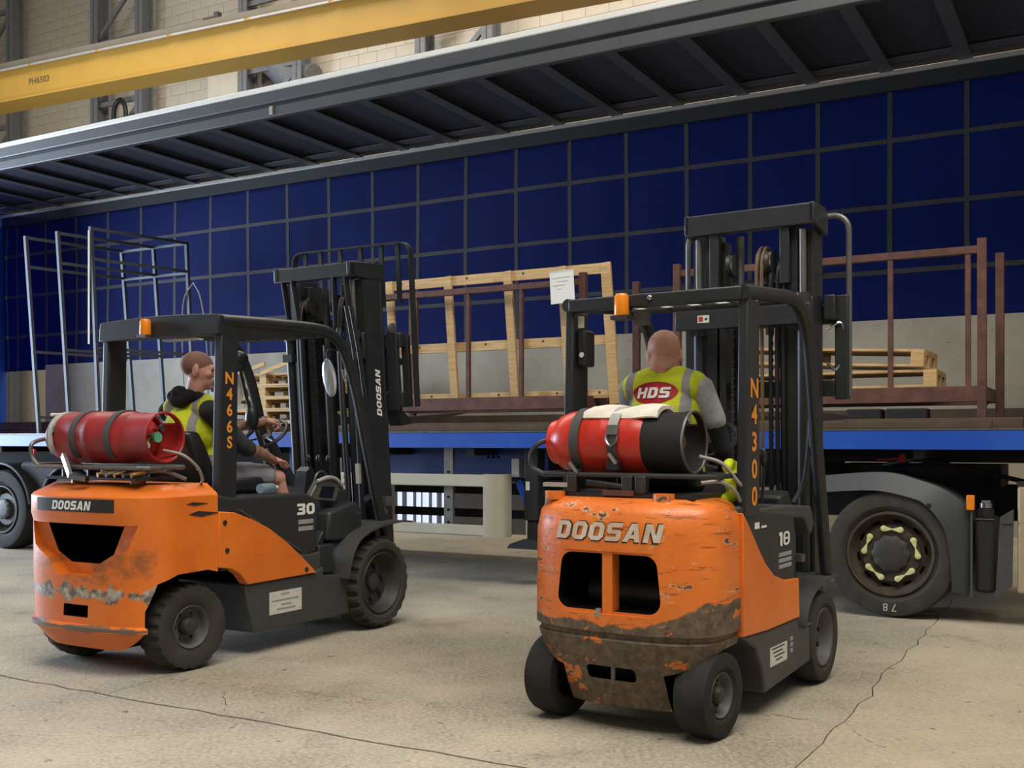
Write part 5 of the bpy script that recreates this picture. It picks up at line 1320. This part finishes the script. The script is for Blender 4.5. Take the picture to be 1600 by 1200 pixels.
def person(label, M, f, mats, loc_local, vest_prims, vest_cut, tape, eyes, eye_rot):
    base = Vector(loc_local)
    me = skin_mesh(f.raw(), 'person', .0068, 4, mats)
    idx = [f.sd(p.center) for p in me.polygons]; me.polygons.foreach_set('material_index', idx)
    me.transform(Matrix.Translation(-base)); me.update()
    o = link('person', me); o.location = M @ base; o.rotation_euler = (0, 0, M.to_euler().z)
    tag(o, label, 'person')
    # vest: a shell grown from the trunk, open at neck, armholes and hem
    vm = skin_mesh(vest_prims.raw(.016), 'vest', .0062, 6, ['hi_vis_cloth'])
    bm = bmesh.new(); bm.from_mesh(vm)
    bmesh.ops.delete(bm, geom=[x for x in bm.faces if vest_cut(x.calc_center_median())], context='FACES')
    bm.to_mesh(vm); bm.free()
    at = vm.attributes.new('tape', 'FLOAT', 'POINT'); at.data.foreach_set('value', [tape(v.co) for v in vm.vertices])
    bvh = BVHTree.FromPolygons([v.co.copy() for v in vm.vertices], [tuple(p.vertices) for p in vm.polygons])
    vm.transform(Matrix.Translation(-base))
    v = link('safety_vest', vm, o); v['label'] = 'yellow vest with grey reflective tape'
    s = v.modifiers.new('t', 'SOLIDIFY'); s.thickness = .004; s.offset = 1
    for e in eyes:
        MB().ell(Vector(e) - base, (.011, .011, .011), 12, 8).build('eye', 'eye_dark', o)
    return o, v, bvh, base

def trunk(f, hip, chest, neck, m, sh=.15, w=1.):
    hip, chest, neck = Vector(hip), Vector(chest), Vector(neck); mid = hip.lerp(chest, .5)
    f.ell(hip, (.135, .165 * w, .12), m=m); f.ell(mid, (.125, .155 * w, .15), m=m); f.ell(chest, (.125, .175 * w, .17), m=m)
    top = chest.lerp(neck, .62); f.cap(top + Vector((0, sh, .0)), top - Vector((0, sh, .0)), .068, m=m)
    f.cap(neck + Vector((0, .02, -.02)), top + Vector((0, .13, .03)), .05, .045, m); f.cap(neck + Vector((0, -.02, -.02)), top + Vector((0, -.13, .03)), .05, .045, m)
    return top

# left driver: black hooded top, grey shorts, head turned to his right
f = Fig(); SK, HA, BL, SH, TA, CH = range(6)
hip, chest, neck = (-1.13, 0, 1.13), (-1.25, 0, 1.41), (-1.235, 0, 1.655)
trunk(f, hip, chest, neck, BL)
P1 = head(f, (-1.175, .0, 1.822), R(-50), R(4), 0, SK, HA, 1.09)
f.cap((-1.23, 0, 1.62), (-1.185, 0, 1.75), .06, .058, SK)
for k in range(7):                                         # hood lying round the neck
    a = R(60 + 40 * k); f.ell((-1.235 + .085 * math.cos(a) - .02, .095 * math.sin(a), 1.655 - .012 * abs(k - 3) + (.012 if k == 3 else 0)), (.052, .052, .045), None, BL)
f.ell((-1.335, 0, 1.62), (.05, .09, .055), None, BL)
f.chain([(-1.25, .19, 1.545), (-.88, .235, 1.425), (-.80, .20, 1.435)], [.072, .052, .05], BL); f.chain([(-.82, .21, 1.43), (-.56, .11, 1.475), (-.475, .06, 1.495)], [.046, .036, .028], TA)
hand(f, (-.475, .06, 1.495), (.9, -.35, .1), (.2, .0, -1), (55, 65, 45), m=SK, sgn=-1)
f.chain([(-1.27, -.20, 1.545), (-1.07, -.275, 1.335), (-1.01, -.275, 1.305)], [.074, .060, .058], CH); f.chain([(-1.03, -.275, 1.315), (-.84, -.25, 1.265), (-.70, -.22, 1.222)], [.05, .042, .029], TA)
hand(f, (-.70, -.22, 1.222), (.95, .1, -.06), (.1, .15, -1), (16, 18, 14), .5, m=SK, sgn=1)
for s in (-1, 1):
    f.chain([(-1.10, s * .095, 1.125), (-.85, s * .14, 1.125), (-.72, s * .155, 1.115)], [.098, .088, .082], SH)
    f.chain([(-.76, s * .155, 1.115), (-.60, s * .165, 1.095)], [.066, .060], SK); f.chain([(-.60, s * .165, 1.09), (-.52, s * .165, .86), (-.50, s * .16, .62)], [.058, .056, .04], SK)
    f.chain([(-.50, s * .16, .60), (-.52, s * .16, .545)], [.045, .045], BL); f.chain([(-.53, s * .16, .535), (-.32, s * .16, .53)], [.04, .035], BL)
vp = Fig(); trunk(vp, hip, chest, neck, 0, .135)
eyes = [P1(.079, s * .03, .0) for s in (-1, 1)]
def tape1(p): return 1. if (abs(abs(p.y) - .12) < .024 or abs(p.z - 1.24) < .026) else 0.
person('driver of the left forklift in black hooded top, yellow vest and grey shorts', F1M, f, ['skin', 'hair_stubble', 'cloth_black', 'cloth_grey', 'skin_tattoo', 'cloth_charcoal'], (-1.13, 0, 1.0),
       vp, lambda p: p.z < 1.08 or (Vector((p.x + 1.22, p.y)).length < .098 and p.z > 1.55) or (p.x > -1.17 and abs(p.y) < .035), tape1, eyes, None)

# right driver: bald, seen from behind
f = Fig(); SK, HA, LG, BK, TR_ = range(5)
cy = .05
hip, chest, neck = (-.87, cy, 1.20), (-.90, cy, 1.49), (-.90, cy + .01, 1.715)
trunk(f, hip, chest, neck, LG, .165, 1.08)
P2 = head(f, (-.86, cy + .03, 1.808), R(42), R(10), R(-5), SK, HA, 1.1)
f.cap((-.90, cy + .01, 1.66), (-.88, cy + .03, 1.78), .072, .070, SK)
f.ell((-.925, cy + .02, 1.735), (.05, .062, .035), None, SK)
f.chain([(-.90, cy - .20, 1.615), (-.865, cy - .255, 1.46)], [.068, .058], LG); f.chain([(-.868, cy - .25, 1.48), (-.82, cy - .28, 1.31), (-.62, cy - .21, 1.20)], [.05, .048, .034], BK)
hand(f, (-.62, cy - .21, 1.20), (.9, .15, -.15), (0, .2, -1), (35, 45, 30), m=SK, sgn=1)
f.chain([(-.90, cy + .20, 1.62), (-.78, cy + .26, 1.36)], [.072, .06], LG); f.chain([(-.79, cy + .255, 1.37), (-.62, cy + .18, 1.34), (-.52, cy + .12, 1.375)], [.05, .042, .03], SK)
hand(f, (-.52, cy + .12, 1.375), (.9, -.3, .1), (.1, 0, -1), (55, 65, 45), m=SK, sgn=-1)
for s in (-1, 1):
    f.chain([(-.84, cy + s * .095, 1.17), (-.45, cy + s * .15, 1.13)], [.095, .07], TR_); f.chain([(-.45, cy + s * .15, 1.12), (-.34, cy + s * .15, .55)], [.066, .048], TR_)
    f.chain([(-.36, cy + s * .15, .48), (-.18, cy + s * .15, .47)], [.046, .038], BK)
vp = Fig(); trunk(vp, hip, chest, neck, 0, .155, 1.08)
def tape2(p): return 1. if (abs(abs(p.y - cy - .012) - .158) < .024 or abs(p.z - 1.25) < .026) else 0.
o, v, bvh, base = person('bald driver of the right forklift seen from behind in a yellow vest', F2M, f, ['skin', 'hair_shaved', 'cloth_light', 'cloth_black', 'cloth_charcoal'], (-.87, cy, 1.06),
       vp, lambda p: p.z < 1.12 or (Vector((p.x + .885, p.y - cy)).length < .080 and p.z > 1.70) or (p.x > -.83 and abs(p.y - cy) < .035), tape2, [P2(.079, s * .03, .0) for s in (-1, 1)], None)
def onto(y, z, d):
    h = bvh.ray_cast(Vector((-2, y, z)), Vector((1, 0, 0)))[0]
    return (h if h else Vector((-1.02, y, z))) - base - Vector((d, 0, 0))
oc = (cy + .018, 1.60); rw, rh = .128, .058
vs = []; fs = []; NR, NA = 6, 40
for i in range(NR + 1):
    for k in range(NA):
        a = 2 * math.pi * k / NA; vs.append(onto(oc[0] + rw * i / NR * math.cos(a), oc[1] + rh * i / NR * math.sin(a), .0065))
for i in range(NR): fs += [(i * NA + k, i * NA + (k + 1) % NA, (i + 1) * NA + (k + 1) % NA, (i + 1) * NA + k) for k in range(NA)]
MB().add(vs, fs).build('back_emblem', 'red_print', v, ang=80)
mb = block_mb('HDS', .056, .0, .16, 1.18); mb.map(lambda p: onto(oc[0] - p.x, oc[1] + p.y, .0125)); mb.build('back_lettering', 'white_print', v, ang=80)
for k in range(9):
    y0 = oc[0] + .115 - k * .026; w_ = .018 if k % 3 else .012
    MB().add([onto(y0, 1.524, .0065), onto(y0 - w_, 1.524, .0065), onto(y0 - w_, 1.530, .0065), onto(y0, 1.530, .0065)], [(0, 1, 2, 3)]).build('small_print', 'dark_print', v)

# yellow cloth stuffed beside the gas rack of the right forklift
mb = MB()
for i in range(9):
    mb.ell((-1.13 + .03 * math.sin(i * 2.1), -.405 + .018 * math.cos(i * 1.7), 1.075 + .02 * i), (.05 + .02 * math.sin(i * 1.3), .035 + .012 * math.cos(i * 2.3), .03), 12, 8, Euler((i * .9, i * .7, i * .5)).to_matrix())
c = Vector((-1.13, -.405, 1.05)); mb.map(lambda p: p - c)
o = link('yellow_cloth', skin_mesh(mb, 'yellow_cloth', .007, 5, ['hi_vis_cloth'])); o.location = F2M @ c; o.rotation_euler = (0, 0, F2_ROT)
tag(o, 'crumpled yellow cloth stuffed behind the guard leg of the right forklift', 'cloth')
